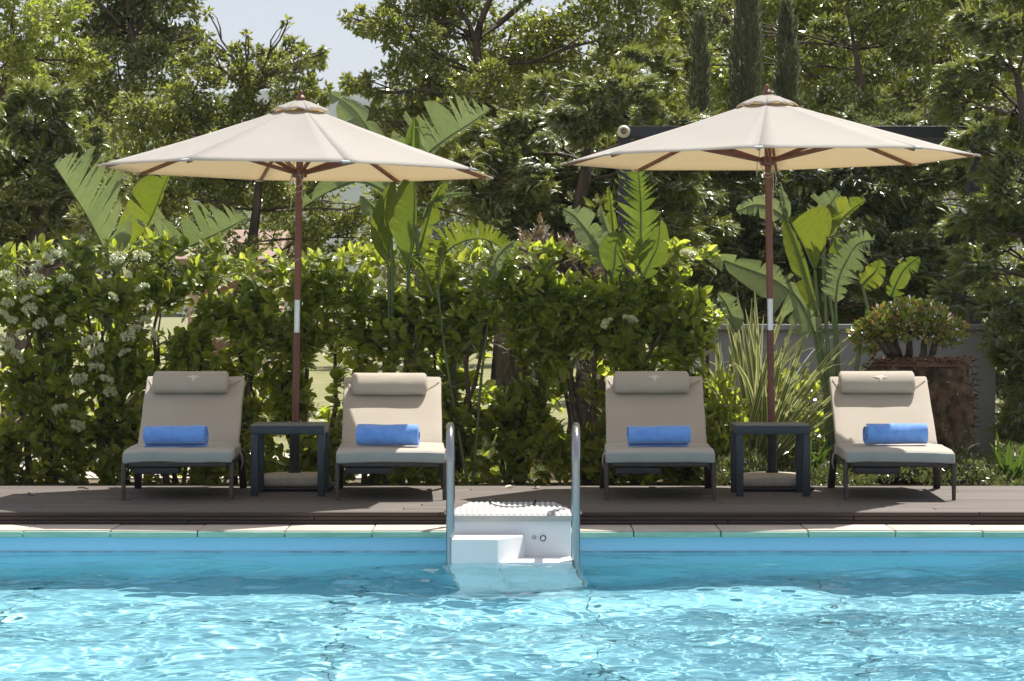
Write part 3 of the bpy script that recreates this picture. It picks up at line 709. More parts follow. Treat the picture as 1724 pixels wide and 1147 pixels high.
# ------------------------------------------------------------ large banana-like leaves
def big_leaf(path, D, wl, wr, mat, parent, seed=0, n=26, split=.25, fold=.35, roll=0, droop=.15, lean=.55, petiole=0, dd=0, taper=.25, name='leaf', org=None):
    """midrib through image points path (base to tip) at distance D (D+dd at the tip); wl/wr half blade widths in px"""
    rnd = random.Random(seed)
    raw = [P(x, y, D+dd*i/(len(path)-1)) for i, (x, y) in enumerate(path)]
    def ev(t):
        m = len(raw)-1; u = min(max(t, 0), 1)*m; i = min(int(u), m-1); f = u-i
        p0 = raw[max(i-1, 0)]; p1 = raw[i]; p2 = raw[i+1]; p3 = raw[min(i+2, m)]
        return .5*((2*p1)+(p2-p0)*f+(2*p0-5*p1+4*p2-p3)*f*f+(3*p1-p0-3*p2+p3)*f*f*f)
    b = MB(); b.uv = []
    org = org or Vector((0, 0, 0))
    sc = D/F_PX
    def wid(t): return (math.sin(math.pi*min(1, max(0, .03+t*.97))**.80))**.68
    K = 5
    for side, W in ((-1, wl), (1, wr)):
        if W <= 0: continue
        groups = []; i = 0
        while i < n:
            j = i+1
            while j < n and rnd.random() > split: j += 1
            groups.append((i, j)); i = j
        for (i, j) in groups:
            tw = rnd.gauss(0, .26*min(1, 26/n))*(split > .1); dz = rnd.gauss(0, .09)*(split > .1); lf = (rnd.uniform(.8, 1.06) if rnd.random() < .8 else rnd.uniform(.5, .8)) if split > .1 else 1; dr_ = droop+abs(rnd.gauss(0, .16))*(split > .3)
            base_i = len(b.v); vs = []; fs = []; rows = j-i
            for r in range(rows+1):
                t = (i+r)/n; t = petiole+(1-petiole)*t
                p = ev(t); T = (ev(min(1, t+.02))-ev(max(0, t-.02))).normalized()
                N = Vector((0, -1, 0)); N = (Matrix.Rotation(roll, 3, T) @ N); N = (N-T*N.dot(T)).normalized()
                Sd = T.cross(N).normalized()*side
                tt = (t-petiole)/(1-petiole); w = W*wid(tt)*sc*lf
                g = (r/rows-.5) if rows else 0
                for k in range(K+1):
                    u = k/K
                    out = (Sd*math.cos(fold)+N*math.sin(fold)*(1-.5*u))
                    q = p+out*w*u+T*w*u*(lean*(1-tt*.3))*.6 - T*(g*2*taper*(u**2)*(rows/n)*(raw[0]-raw[-1]).length*.5)
                    q = q+T*tw*w*u*u*.35+Vector((0, 0, -1))*dr_*w*u*u*1.2+N*dz*u*u*w*2
                    if rnd.random() < .5: q = q+N*rnd.uniform(-.004, .004)*(u > .2)
                    vs.append(q-org); b.uv.append((t*6+u*.35, u))
            for r in range(rows):
                for k in range(K):
                    a = r*(K+1)+k; fs.append((a, a+1, a+K+2, a+K+1) if side > 0 else (a, a+K+1, a+K+2, a+1))
            b.add(vs, fs)
    o = b.build(name, mat, parent); o.data.set_sharp_from_angle(angle=R(80))
    mb = MB(); pts = [ev(i/20)-org for i in range(21)]
    mb.tube(pts, [max(.0022, .009*(1-.8*i/20)) for i in range(21)], 6); rbn = mb.build('midrib', M_gstem, o)
    return o

def stalk(parent, org, pts, D, r=.014):
    b = MB(); b.tube([P(x, y, D)-org for x, y in pts], [r*(1.3-.5*i/(len(pts)-1)) for i in range(len(pts))], 7); b.build('stalk', M_gstem, parent)

def plant(name, px, D, label, cat='plant', group=None):
    o = Vector((P(px, 0, D).x, D, -.07)); return empty(name, o, label=label, cat=cat, group=group), o
G = 'bird of paradise plants behind the hedge'
A, oa = plant('banana_plant', 200, 18.2, 'broad leaved bird of paradise plant at left with three big leaves under the first umbrella', group=G)
BL = lambda par, og, path, D, wl, wr, mat, seed, **k: big_leaf(path, D, wl, wr, mat, par, seed=seed, org=og, **k)
BL(A, oa, [(196,470),(175,420),(150,370),(120,322),(90,276)], 18.10, 0, 116, M_banana_pale, 1, split=.28, fold=.25, lean=.75, droop=.0, roll=-.35, taper=.4, n=38)
BL(A, oa, [(205,470),(228,420),(258,360),(276,315),(288,286)], 18.30, 62, 6, M_banana_yellow, 2, split=.22, fold=.3, lean=.8, droop=0, roll=.3)
BL(A, oa, [(252,468),(290,432),(335,408),(380,386),(417,366)], 18.15, 92, 10, M_banana_pale, 3, split=.5, fold=.12, lean=.1, droop=-.05, roll=.1, n=40, taper=.6)
BL(A, oa, [(150,470),(138,440),(120,425),(98,405)], 17.90, 6, 30, M_banana_pale, 4, split=.5, fold=.4, lean=.5, droop=0)
BL(A, oa, [(130,460),(95,430),(60,424),(33,424)], 18.00, 8, 18, M_banana_pale, 5, split=.2, fold=.5, lean=.5)
BL(A, oa, [(185,560),(170,520),(155,480),(148,440)], 17.95, 12, 18, M_banana_pale, 6, split=.15, fold=.4, lean=.5)
for q in ([(200,820),(198,640),(196,470)], [(205,820),(206,640),(205,470)], [(212,820),(225,640),(252,468)], [(190,820),(170,640),(150,470)]): stalk(A, oa, q, 18.20)

B_, ob = plant('banana_plant', 668, 17.9, 'tallest bird of paradise plant, its leaves spreading around the right side of the first umbrella', group=G)
BL(B_, ob, [(655,345),(645,270),(618,215),(588,178),(552,157)], 18.00, 38, 26, M_banana_pale, 11, split=.12, fold=.35, lean=.7, roll=.3)
BL(B_, ob, [(690,300),(692,262),(694,225),(697,196)], 17.90, 16, 22, M_banana, 12, split=.05, fold=.7, lean=.3)
BL(B_, ob, [(690,310),(715,265),(748,236),(788,210),(829,182)], 18.00, 80, 8, M_banana_pale, 13, split=.5, fold=.15, lean=.3, droop=-.05, roll=.1, n=40, taper=.6)
BL(B_, ob, [(668,352),(640,318),(600,306),(555,322),(508,350)], 17.80, 6, 40, M_banana_pale, 14, split=.15, fold=.5, lean=.5, droop=-.2, roll=.2)
BL(B_, ob, [(662,400),(648,372),(625,345),(606,330)], 17.80, 22, 18, M_banana_pale, 15, split=.5, fold=.5, lean=.5, droop=.3)
BL(B_, ob, [(688,452),(694,410),(697,370),(698,330),(694,270)], 17.50, 52, 5, M_banana, 16, split=.0, fold=.12, lean=.7, droop=0, roll=.35, n=30)
BL(B_, ob, [(655,448),(640,410),(638,370),(650,330),(668,290)], 17.70, 14, 34, M_banana_yellow, 17, split=.0, fold=.25, lean=.6, droop=0, roll=-.4, n=30)
BL(B_, ob, [(705,430),(718,380),(732,335),(752,302)], 18.00, 10, 20, M_banana_yellow, 18, split=.4, fold=.5, lean=.5)
BL(B_, ob, [(712,370),(730,338),(760,328),(795,324)], 18.00, 8, 9, M_banana_pale, 19, split=.5, fold=.5, lean=.8)
for q in ([(665,830),(662,600),(660,440),(655,345)], [(672,830),(684,600),(688,452)], [(676,830),(700,600),(705,430),(690,300)], [(668,830),(656,600),(655,448)]): stalk(B_, ob, q, 17.90, .016)

Cp, oc = plant('palm_plant', 800, 17.8, 'small yellow green palm with one arching comb like frond at the hedge top', cat='palm')
BL(Cp, oc, [(735,470),(752,425),(790,404),(830,408),(862,440)], 17.70, 44, 0, M_banana_yellow, 21, split=.85, fold=.2, lean=.1, droop=0, n=34, taper=.9)
BL(Cp, oc, [(738,480),(742,440),(748,410),(744,398)], 17.70, 12, 10, M_banana_yellow, 22, split=.3, fold=.5)
BL(Cp, oc, [(730,500),(718,470),(712,450),(690,432)], 17.60, 16, 10, M_banana_yellow, 23, split=.5, fold=.5)
BL(Cp, oc, [(830,470),(835,440),(848,420),(868,404)], 17.60, 10, 14, M_banana_pale, 24, split=.6, fold=.5)
for q in ([(790,830),(750,600),(735,470)], [(795,830),(810,640),(830,470)]): stalk(Cp, oc, q, 17.80, .009)

C_, oc2 = plant('banana_plant', 1070, 18.1, 'banana like plant with a feather split upright leaf under the right umbrella', group=G)
BL(C_, oc2, [(1077,450),(1079,400),(1079,350),(1077,310),(1072,270)], 17.80, 54, 40, M_banana, 31, split=.7, fold=.35, lean=1.2, droop=-.1, n=20, taper=1.3)
BL(C_, oc2, [(1018,450),(1005,415),(985,385),(965,362),(948,352)], 17.80, 22, 34, M_banana_pale, 32, split=.55, fold=.3, lean=.9, n=26)
BL(C_, oc2, [(1080,470),(1095,440),(1108,410),(1112,366)], 17.70, 26, 22, M_banana, 33, split=.04, fold=.15, lean=.5, droop=0)
BL(C_, oc2, [(1030,470),(1035,440),(1038,410),(1050,385)], 17.70, 30, 18, M_banana, 34, split=.06, fold=.3, lean=.5, droop=0)
BL(C_, oc2, [(1038,440),(1034,400),(1030,360),(1025,312)], 18.00, 16, 10, M_banana_yellow, 35, split=.25, fold=.4, lean=.8)
BL(C_, oc2, [(1040,450),(1030,410),(1018,375),(1010,345)], 17.90, 16, 12, M_banana_pale, 36, split=.5, fold=.4, lean=.8)
for q in ([(1075,830),(1076,640),(1077,450)], [(1070,830),(1040,640),(1018,450)], [(1078,830),(1080,640),(1080,470)], [(1066,830),(1050,640),(1030,470)]): stalk(C_, oc2, q, 18.00)

D_, od = plant('banana_plant', 1395, 18.1, 'rightmost bird of paradise plant, fully visible from its stalks up, behind the right umbrella pole', group=G)
BL(D_, od, [(1326,372),(1300,352),(1272,345),(1240,356)], 18.10, 18, 26, M_banana_pale, 41, split=.3, fold=.4, lean=.6, droop=.2)
BL(D_, od, [(1326,372),(1322,350),(1318,330),(1313,312)], 18.10, 9, 12, M_banana_pale, 42, split=.35, fold=.5, lean=.6)
BL(D_, od, [(1378,530),(1362,480),(1345,425),(1330,385),(1316,352)], 18.00, 26, 8, M_banana_yellow, 43, split=.04, fold=.3, lean=.3, droop=0, roll=.3, n=30)
BL(D_, od, [(1372,455),(1356,420),(1340,390),(1327,366)], 17.90, 0, 66, M_banana_yellow, 44, split=.0, fold=.1, lean=.9, droop=0, roll=-.2, n=22)
BL(D_, od, [(1388,405),(1392,370),(1398,345),(1412,322)], 18.10, 38, 30, M_banana_pale, 45, split=.6, fold=.35, lean=.8, droop=-.1)
BL(D_, od, [(1384,412),(1402,385),(1428,358),(1458,336)], 18.05, 34, 8, M_banana_yellow, 46, split=.15, fold=.3, lean=.6, droop=0)
BL(D_, od, [(1407,510),(1412,470),(1425,440),(1445,410),(1474,404)], 17.95, 44, 36, M_banana_pale, 47, split=.6, fold=.25, lean=.5, droop=0, n=28, taper=.7)
BL(D_, od, [(1405,400),(1412,425),(1425,445),(1440,460)], 18.30, 22, 24, M_banana_yellow, 48, split=.2, fold=.3, lean=.3)
BL(D_, od, [(1450,480),(1462,468),(1475,455),(1482,436)], 18.00, 24, 22, M_banana_yellow, 49, split=.2, fold=.3, lean=.5)
BL(D_, od, [(1372,560),(1345,505),(1300,470),(1250,450),(1195,430)], 18.10, 50, 34, M_banana_pale, 50, split=.3, fold=.3, lean=-.2, droop=.1, n=32)
BL(D_, od, [(1500,500),(1510,475),(1525,450),(1548,432)], 18.60, 20, 24, M_banana, 51, split=.3, fold=.3, lean=.5)
BL(D_, od, [(1240,560),(1232,535),(1222,512),(1208,492)], 17.90, 10, 26, M_banana_pale, 52, split=.2, fold=.3, lean=.5)
for q in ([(1400,825),(1398,640),(1392,560),(1386,440),(1388,405)], [(1396,825),(1390,660),(1372,540),(1326,372)], [(1402,825),(1405,640),(1406,560),(1384,412)], [(1406,825),(1412,640),(1407,510)],
          [(1396,825),(1392,680),(1370,560)], [(1400,825),(1396,660),(1378,530),(1372,455)], [(1410,825),(1440,640),(1450,560),(1462,520),(1452,480)]): stalk(D_, od, q, 18.20, .013)

# striped flax
def flax_mat():
    m = leaf_mat('striped_flax', [(.07,.10,.03),(.1,.13,.04)], [(.2,.26,.05),(.26,.3,.07)], .35, .35); t = m.node_tree
    uv = t.nodes.new('ShaderNodeUVMap'); sx = t.nodes.new('ShaderNodeSeparateXYZ'); t.links.new(uv.outputs[0], sx.inputs[0])
    r = t.nodes.new('ShaderNodeValToRGB'); r.color_ramp.interpolation = 'CONSTANT'; e = r.color_ramp.elements
    cols = [(0, (.6,.56,.26)), (.2, (.12,.17,.045)), (.42, (.42,.46,.18)), (.5, (.11,.16,.04)), (.8, (.6,.56,.26))]
    while len(e) < len(cols): e.new(.5)
    for i, (p_, c) in enumerate(cols): e[i].position = p_; e[i].color = (*c, 1)
    t.links.new(sx.outputs[1], r.inputs[0])
    for n in t.nodes:
        if n.type in ('BSDF_DIFFUSE', 'BSDF_TRANSLUCENT'):
            for l in list(n.inputs[0].links): t.links.remove(l)
            t.links.new(r.outputs[0], n.inputs[0])
    return m
M_flax = flax_mat()
def blades(b, rnd, count, spread, L0, L1, w0, c=(0, 0), lean0=.05, lean1=1.0, az=None, dr=.5):
    if b.uv is None: b.uv = []
    for k in range(count):
        az_ = rnd.uniform(0, 2*math.pi) if az is None else az(k)
        L = rnd.uniform(L0, L1); el = rnd.uniform(lean0, lean1)*spread
        h = Vector((math.cos(az_), math.sin(az_)*.7, 0)); tw = rnd.uniform(-.6, .6)
        p = Vector((c[0]+rnd.gauss(0, .05), c[1]+rnd.gauss(0, .05), 0)); d = (Vector((0, 0, 1))*math.cos(el)+h*math.sin(el)).normalized()
        side = Vector((-h.y, h.x, 0)); side = (side*math.cos(tw)+Vector((1, 0, 0))*math.sin(tw)+Vector((.8, 0, 0))).normalized()
        n = 10; vs = []; fs = []; bendy = rnd.random() < .3; dd = dr*(1.8 if bendy else .5)*rnd.uniform(.5, 1.2)
        for i in range(n+1):
            t = i/n; w = w0*(1-.35*(1-t)**2)*(1-t**3.5)+.001
            fold = d.cross(side).normalized()
            vs += [p-side*w+fold*w*.35, p, p+side*w+fold*w*.35]; b.uv += [(t, 0), (t, .5), (t, 1)]
            p = p+d*(L/n); d = (d+Vector((0, 0, -1))*dd*t*t*.55+h*dd*t*.14).normalized()
        for i in range(n):
            a = i*3; fs += [(a, a+1, a+4, a+3), (a+1, a+2, a+5, a+4)]
        b.add(vs, fs)
rnd = random.Random(77)
fx, of = plant('flax_plant', 1272, 18.15, 'large yellow striped flax with sword leaves behind the right side table')
b = MB(); blades(b, rnd, 105, .85, .8, 1.42, .027, lean0=.0, lean1=1.15, dr=.6); blades(b, rnd, 45, .8, .6, 1.15, .026, c=(-.2, .05), lean0=.0, lean1=1.1, dr=.6); b.build('foliage', M_flax, fx)
b = MB(); blades(b, rnd, 16, 1.2, .5, .8, .016, lean0=.6, lean1=1.1, dr=1.2); b.build('foliage', M_flax, fx)
# fill plants round the flax
for (px, D, sx, n, lab) in ((1212, 17.75, .2, 420, 'low light green shrub between the third lounger and the striped flax'), (1340, 18.4, .25, 300, 'small leafy shrub low behind the right umbrella base')):
    c = P(px, 700, D)
    bush('small_shrub', lab, 'shrub', (c.x, c.y, .32), (sx, .22, .42), n*2, M_hedge, .06, HL, HLt, HLq, int(px), fill=.3)
c = P(1500, 0, 18.2)
# strap leaved clumps
for k, (px, D, cnt, L, lab) in enumerate(((1705, 17.5, 26, .5, 'dark green strap leaved clump at the right edge of the deck'), (1612, 17.4, 10, .32, 'small strap leaved clump beside the palm stump'),
                                          (1362, 17.5, 14, .42, 'arching strap leaved clump between the right table and the fourth lounger'), (1420, 17.9, 9, .6, 'upright green strap leaved clump below the banana stalks'))):
    pl, op = plant('strap_plant', px, D, lab, group='strap leaved clumps along the deck')
    b = MB(); blades(b, random.Random(90+k), cnt, 1.0, L*.6, L, .014, lean0=.15, lean1=1.0, dr=1.0); b.build('foliage', M_strap, pl)
# low ground cover behind the deck, right
rs = np.random.RandomState(5); n = 15000
x = rs.uniform(P(1180, 0, 17.3).x, P(1800, 0, 17.3).x, n); y = rs.uniform(16.9, 18.7, n)
hgt = .17+.09*np.sin(x*5+1)*np.cos(y*4)+.06*np.sin(x*13)
z = -.07+hgt*rs.uniform(.1, 1, n)**.6
cv = scatter('ground_cover', HL, HLt, HLq, np.stack([x, y, z], 1), norm(rs.normal(size=(n, 3))*.6+np.array([[0, 0, 1]])), norm(rs.normal(size=(n, 3))), rs.uniform(.02, .042, n), M_cover, None, wid=np.full(n, .8))
tag(cv, label='low small leaved ground cover along the back of the deck', kind='stuff')
# grass behind the hedge
rs = np.random.RandomState(6); n = 30000
x = rs.uniform(-.9, 2.2, n); y = 18.4+rs.uniform(0, 1, n)**1.6*5
gr = scatter('grass', [(0,-.06,0),(0,.06,0),(.55,.04,.05),(1,0,.22),(.55,-.04,.05)], [(4,2,3)], [(0,1,2,4)], np.stack([x, y, np.full(n, -.06)], 1), norm(rs.normal(size=(n, 3))*.35+np.array([[0, 0, 1]])),
             norm(rs.normal(size=(n, 3))), rs.uniform(.04, .11, n), M_grass)
tag(gr, label='sunlit lawn grass behind the hedge', kind='stuff')

# palm stump planter with jade plant
D = 18.25; c = P(1549, 0, D); rx = .355; zt = P(0, 610, D-.3).z+.07
stump = empty('palm_stump', (c.x, D, -.07), label='thick brown fibrous palm stump used as a planter behind the fourth lounger', cat='stump')
b = MB(); vs = []; fs = []; na, nz = 96, 60
for j in range(nz+1):
    for i in range(na):
        a = 2*math.pi*i/na; zz = zt*j/nz; sq = 1/max(abs(math.cos(a)), abs(math.sin(a)))
        r = rx*(.72+.28*min(sq, 1.25))
        q = Vector((math.cos(a)*3.2, math.sin(a)*3.2, zz*5))
        r += .05*noise.noise(q)+.035*noise.noise(q*2.7)+.022*abs(noise.noise(q*6.5))-.012
        if j > nz-4: r -= .008*(j-nz+4)**1.5
        vs.append((math.cos(a)*r, math.sin(a)*r*.9, zz+.012*noise.noise(q*3)))
for j in range(nz):
    for i in range(na): fs.append((j*na+i, j*na+(i+1) % na, (j+1)*na+(i+1) % na, (j+1)*na+i))
b.add(vs, fs); b.build('trunk', M_stump, stump)
rs = np.random.RandomState(9); n = 1500; a = rs.uniform(0, 2*math.pi, n); z = rs.uniform(.02, zt, n)
rr_ = rx*(.78+.3*np.minimum(1/np.maximum(abs(np.cos(a)), abs(np.sin(a))), 1.25)-.04)
pos = np.stack([np.cos(a)*rr_, np.sin(a)*rr_*.9, z], 1); out = norm(np.stack([np.cos(a), np.sin(a), np.zeros(n)], 1))
scatter('fibre', [(0,-.08,0),(0,.08,0),(.5,.05,.1),(1,0,-.05),(.5,-.05,.1)], [(4,2,3)], [(0,1,2,4)], pos, norm(rs.normal(size=(n, 3))*.8+out*.45+np.array([[0, 0, -.3]])), out+rs.normal(size=(n, 3))*.3, rs.uniform(.03, .075, n),
        leaf_mat('palm_fibre', [(.05,.033,.02),(.11,.07,.04),(.19,.125,.07)], [(.05,.03,.02),(.08,.05,.03),(.1,.06,.03)], .1, .8, 1.02), stump)
b = MB(); b.lathe([(.01, .012), (.27, .01), (.34, -.02)], (0, 0, zt-.01), 30); b.build('mulch', M_mulch, stump)
rs = np.random.RandomState(10); n = 900
a = rs.uniform(0, 6.28, n); q = .355*rs.uniform(0, 1, n)**.5
scatter('bark_chips', OL, OLt, [], np.stack([np.cos(a)*q, np.sin(a)*q*.9, zt+.0+rs.uniform(0, .022, n)], 1), rs.normal(size=(n, 3))*np.array([[1, 1, .25]]), rs.normal(size=(n, 3))*.4+np.array([[0, 0, 1]]), rs.uniform(.02, .05, n),
        leaf_mat('bark_chip', [(.1,.04,.025),(.2,.09,.05),(.28,.15,.09)], [(.1,.05,.03),(.12,.06,.03)], .05, .8, 1.05), stump)

jb = Vector((P(1530, 0, D).x, D, zt-.07))
jd = empty('jade_plant', jb, label='rounded jade plant with red tipped leaves growing on the palm stump', cat='plant')
rnd = random.Random(4); rs = np.random.RandomState(4); b = MB(); tips = []
for (bx, tx, ty) in ((-.22, -.34, .20), (-.1, -.12, .30), (.0, .03, .30), (.12, .18, .30), (.2, .30, .24), (-.16, -.25, .28)):
    a0 = Vector((bx*.6, rnd.uniform(-.1, .1), 0)); m_ = Vector((bx*.9, rnd.uniform(-.1, .1), .12)); c_ = Vector((tx, rnd.uniform(-.15, .1), ty))
    b.tube([a0, (a0+m_)/2+Vector((.01, 0, 0)), m_, (m_+c_)/2+Vector((0, 0, .02)), c_], [.034, .026, .022, .015, .008], 8)
    for k in range(7):
        q = c_+Vector((rnd.gauss(0, .09), rnd.gauss(0, .09), rnd.uniform(-.04, .12))); branch(b, m_.lerp(c_, rnd.uniform(.3, 1)), q, .007, .003, rnd, 3, .1, 5)
b.build('trunk', M_stem, jd)
n = 2600; d = norm(rs.normal(size=(n, 3)))
cx = np.array([[-.28,0,.17],[-.16,0,.27],[0,0,.32],[.14,0,.29],[.28,0,.2],[-.05,-.1,.25],[.16,-.1,.24],[-.24,-.08,.22]]); cr = np.array([.13,.14,.14,.14,.12,.14,.14,.12])
pk = rs.randint(0, len(cx), n); p = cx[pk]+d*cr[pk][:, None]*rs.uniform(.6, 1, (n, 1))*np.array([[1, 1, .8]])
scatter('foliage', [(0,0,0),(.5,.3,.05),(.85,.24,.05),(1,0,.02),(.85,-.24,.05),(.5,-.3,.05),(.55,0,-.06)], [(0,6,1),(6,2,1),(6,3,2),(6,4,3),(6,5,4),(0,5,6)], [], p, norm(d+np.array([[0, 0, .5]])+rs.normal(size=(n, 3))*.5),
        norm(rs.normal(size=(n, 3))+np.array([[0, 0, .6]])), rs.uniform(.032, .055, n), M_jade, jd, smooth=True)

# ------------------------------------------------------------ umbrellas
def umbrella(cx_px, D, rad, rim_z, apex_z, rot, roll, label, ferr, knots):
    bx = (cx_px-CX)/F_PX*D
    root = empty('parasol', (bx, D, .12), label=label, cat='umbrella', group='cream garden umbrellas')
    root.rotation_euler = (0, roll, 0)
    z0 = .12; rim = rim_z-z0; apx = apex_z-z0
    ang = [R(rot+45*k) for k in range(8)]
    def prof(t): return apx-(apx-rim)*(t**.93)
    def gores(r0, r1, drop, nt=12, na=8, sag=.014, zoff=0, edge_sag=0.):
        b = MB()
        for k in range(8):
            a0, a1 = ang[k], ang[(k+1) % 8]+(2*math.pi if k == 7 else 0)
            vs = []; fs = []
            for i in range(nt+1):
                t = r0+(r1-r0)*i/nt
                for j in range(na+1):
                    u = j/na
                    p0 = Vector((math.cos(a0), math.sin(a0), 0)); p1 = Vector((math.cos(a1), math.sin(a1), 0))
                    p = p0.lerp(p1, u)*rad*t
                    sg = 4*u*(1-u)
                    z = prof(t)-sag*sg*math.sin(math.pi*min(1, t)**1.2)*1.0+zoff+drop*0
                    z += .004*noise.noise(Vector((p.x*3+cx_px, p.y*3, 0)))*(t > .2)
                    if edge_sag and i == nt: z += edge_sag*sg
                    vs.append((p.x, p.y, z))
            for i in range(nt):
                for j in range(na):
                    a = i*(na+1)+j; fs.append((a, a+na+1, a+na+2, a+1))
            b.add(vs, fs)
        return b
    def sheet_obj(b, name, th):
        # close the sheet into a thin solid
        o = b.build(name, M_canopy, root)
        s = o.modifiers.new('solid', 'SOLIDIFY'); s.thickness = th; s.offset = 0
        return o
    sheet_obj(gores(.10, 1.0, 0), 'canopy', .003)
    # hem band turned down at the rim
    hb = MB()
    for k in range(8):
        a0, a1 = ang[k], ang[(k+1) % 8]
        p0 = Vector((math.cos(a0)*rad, math.sin(a0)*rad, rim)); p1 = Vector((math.cos(a1)*rad, math.sin(a1)*rad, rim))
        hb.bar(p0, p1, .004, .006)
    hb.build('hem', M_canopy, root)
    # vented cap with scalloped edge
    b = MB()
    for k in range(8):
        a0, a1 = ang[k], ang[(k+1) % 8]+(2*math.pi if k == 7 else 0); vs = []; fs = []; nt, na = 6, 8
        for i in range(nt+1):
            t = .0+.15*i/nt
            for j in range(na+1):
                u = j/na; sg = 4*u*(1-u); p = Vector((math.cos(a0), math.sin(a0), 0)).lerp(Vector((math.cos(a1), math.sin(a1), 0)), u)*rad*t
                z = apx+.018-.080*(i/nt)**1.45+.020*sg*(i/nt)**2+.003*math.sin(j*2.1+i+k*3)
                vs.append((p.x, p.y, z))
        for i in range(nt):
            for j in range(na):
                a = i*(na+1)+j; fs.append((a, a+na+1, a+na+2, a+1))
        b.add(vs, fs)
    sheet_obj(b, 'vent_cap', .003)
    b = MB(); b.lathe([(.008, 0), (.026, .003), (.03, .016), (.02, .03), (.010, .036), (.010, .042), (.014, .05), (.010, .060), (.003, .066)], (0, 0, apx+.016), 18); b.build('finial', M_wood, root)
    # pole with ferrule
    zf0, zf1 = ferr[0]-z0, ferr[1]-z0
    b = MB(); b.lathe([(.022, -.02), (.022, zf0)], (0, 0, 0), 18); b.build('pole', M_wood, root)
    b = MB(); b.lathe([(.0185, zf0+.0005), (.0185, zf1-.0005)], (0, 0, 0), 18); f = b.build('ferrule', M_ferrule, root)
    b = MB(); b.lathe([(.022, zf1), (.022, apx+.02)], (0, 0, 0), 18); b.build('pole', M_wood, root)
    b = MB(); b.lathe([(.03, 0), (.05, .005), (.05, .045), (.03, .05)], (0, 0, apx-.09), 16); b.build('top_hub', M_wood, root)
    zr = rim-.04
    b = MB(); b.lathe([(.024, 0), (.046, .005), (.05, .03), (.05, .055), (.028, .06)], (0, 0, zr), 16); b.build('runner', M_wood, root)
    for a in ang:
        d = Vector((math.cos(a), math.sin(a), 0))
        b = MB(); b.bar(d*.05+Vector((0, 0, apx-.065)), d*(rad*.5)+Vector((0, 0, prof(.5)-.022)), .018, .026); b.bar(d*(rad*.49)+Vector((0, 0, prof(.49)-.022)), d*(rad-.035)+Vector((0, 0, rim-.006)), .018, .024)
        b.build('rib', M_wood2, root)
        b = MB(); b.bar(d*.05+Vector((0, 0, zr+.035)), d*(rad*.52)+Vector((0, 0, prof(.52)-.045)), .016, .024); b.build('strut', M_wood, root)
        b = MB(); q = d*(rad-.025)+Vector((0, 0, rim+.006)); e = d*(rad+.012)+Vector((0, 0, rim-.004))
        b.bar(q, e, .05, .012); b.build('corner_pocket', M_pocket if abs(math.sin(a)+.75) < .35 else M_canopy, root)
    # rope
    def R3(pts, r=.0028): 
        b = MB()
        P3 = [Vector(p) for p in pts]; out = []
        m = len(P3)-1
        for i in range(m*6+1):
            u = i/6; q = min(int(u), m-1); f = u-q; p0 = P3[max(q-1, 0)]; p1 = P3[q]; p2 = P3[q+1]; p3 = P3[min(q+2, m)]
            out.append(.5*((2*p1)+(p2-p0)*f+(2*p0-5*p1+4*p2-p3)*f*f+(3*p1-p0-3*p2+p3)*f*f*f))
        b.tube(out, r, 6); b.build('rope', M_rope, root)
    for kn in knots: R3(kn)
    return root
k1 = [[(-.03,-.03,1.94),(-.045,-.045,1.85),(-.02,-.04,1.78),(.02,-.04,1.80),(.03,-.03,1.90)], [(-.05,-.02,1.84),(-.06,-.035,1.76),(-.045,-.035,1.70),(-.05,-.03,1.64)],
      [(.0,-.05,1.86),(.025,-.045,1.78),(.02,-.04,1.71),(.04,-.035,1.67)], [(-.03,-.03,1.75),(0,-.032,1.74),(.03,-.03,1.76),(0,.03,1.75),(-.03,-.03,1.75)],
      [(-.08,-.03,1.285),(-.03,-.034,1.30),(.02,-.03,1.33),(.045,-.02,1.335)]]
k2 = [[(-.05,-.03,2.02),(-.06,-.04,1.94),(-.03,-.045,1.87),(.01,-.04,1.86),(.02,-.03,1.95)], [(-.07,-.03,1.96),(-.075,-.03,1.84)],
      [(.02,-.03,1.93),(.028,-.032,1.80),(.022,-.032,1.66),(.03,-.034,1.54),(.06,-.035,1.50),(.078,-.035,1.53)], [(.03,-.03,1.92),(.045,-.035,1.82),(.04,-.035,1.78),(.07,-.03,1.80),(.08,-.03,1.77)],
      [(-.03,-.03,1.84),(0,-.032,1.83),(.03,-.03,1.85),(0,.03,1.84),(-.03,-.03,1.84)]]
DU = 16.45
umbrella(496, DU, 1.25, 1.99, 2.42, -118, R(.95), 'cream canvas umbrella on the left, between the first and second loungers', (P(0,560,DU).z, P(0,505,DU).z), k1)
umbrella(1300, DU, 1.30, 2.065, 2.455, -98, R(-.75), 'cream canvas umbrella on the right, between the third and fourth loungers', (P(0,556,DU).z, P(0,503,DU).z), k2)

def umb_base(cx_px, label):
    x = (cx_px-CX)/F_PX*DU
    root = empty('umbrella_stand', (x, DU, 0), label=label, cat='umbrella stand', group='stone umbrella stands')
    b = MB()
    b.rbox((0, 0, .016), (.48, .48, .02), r=.009); b.build('foot', M_black, root)
    def fn(q): return Vector((q.x, q.y, q.z-(.012*((abs(q.x)/.2)**3)+.012*((abs(q.y)/.2)**3) if q.z > 0 else 0)))
    b = MB(); b.rbox((0, 0, .065), (.43, .43, .078), r=.028, n=(6, 6, 1), fn=fn); b.build('slab', M_slab, root)
    b = MB(); b.lathe([(.04, .1), (.04, .118), (.0295, .12), (.0295, .40), (.0245, .402), (.0245, .12)][:5], (0, 0, 0), 20); b.build('sleeve', M_black, root)
    b = MB(); b.tube([(.028, 0, .36), (.06, 0, .36)], .006, 8); b.lathe([(.004, 0), (.016, .002), (.016, .014), (.004, .016)], (0, 0, 0), 12, Matrix.Translation((.055, 0, .36)) @ Matrix.Rotation(R(90), 4, 'Y')); b.build('knob', M_black, root)
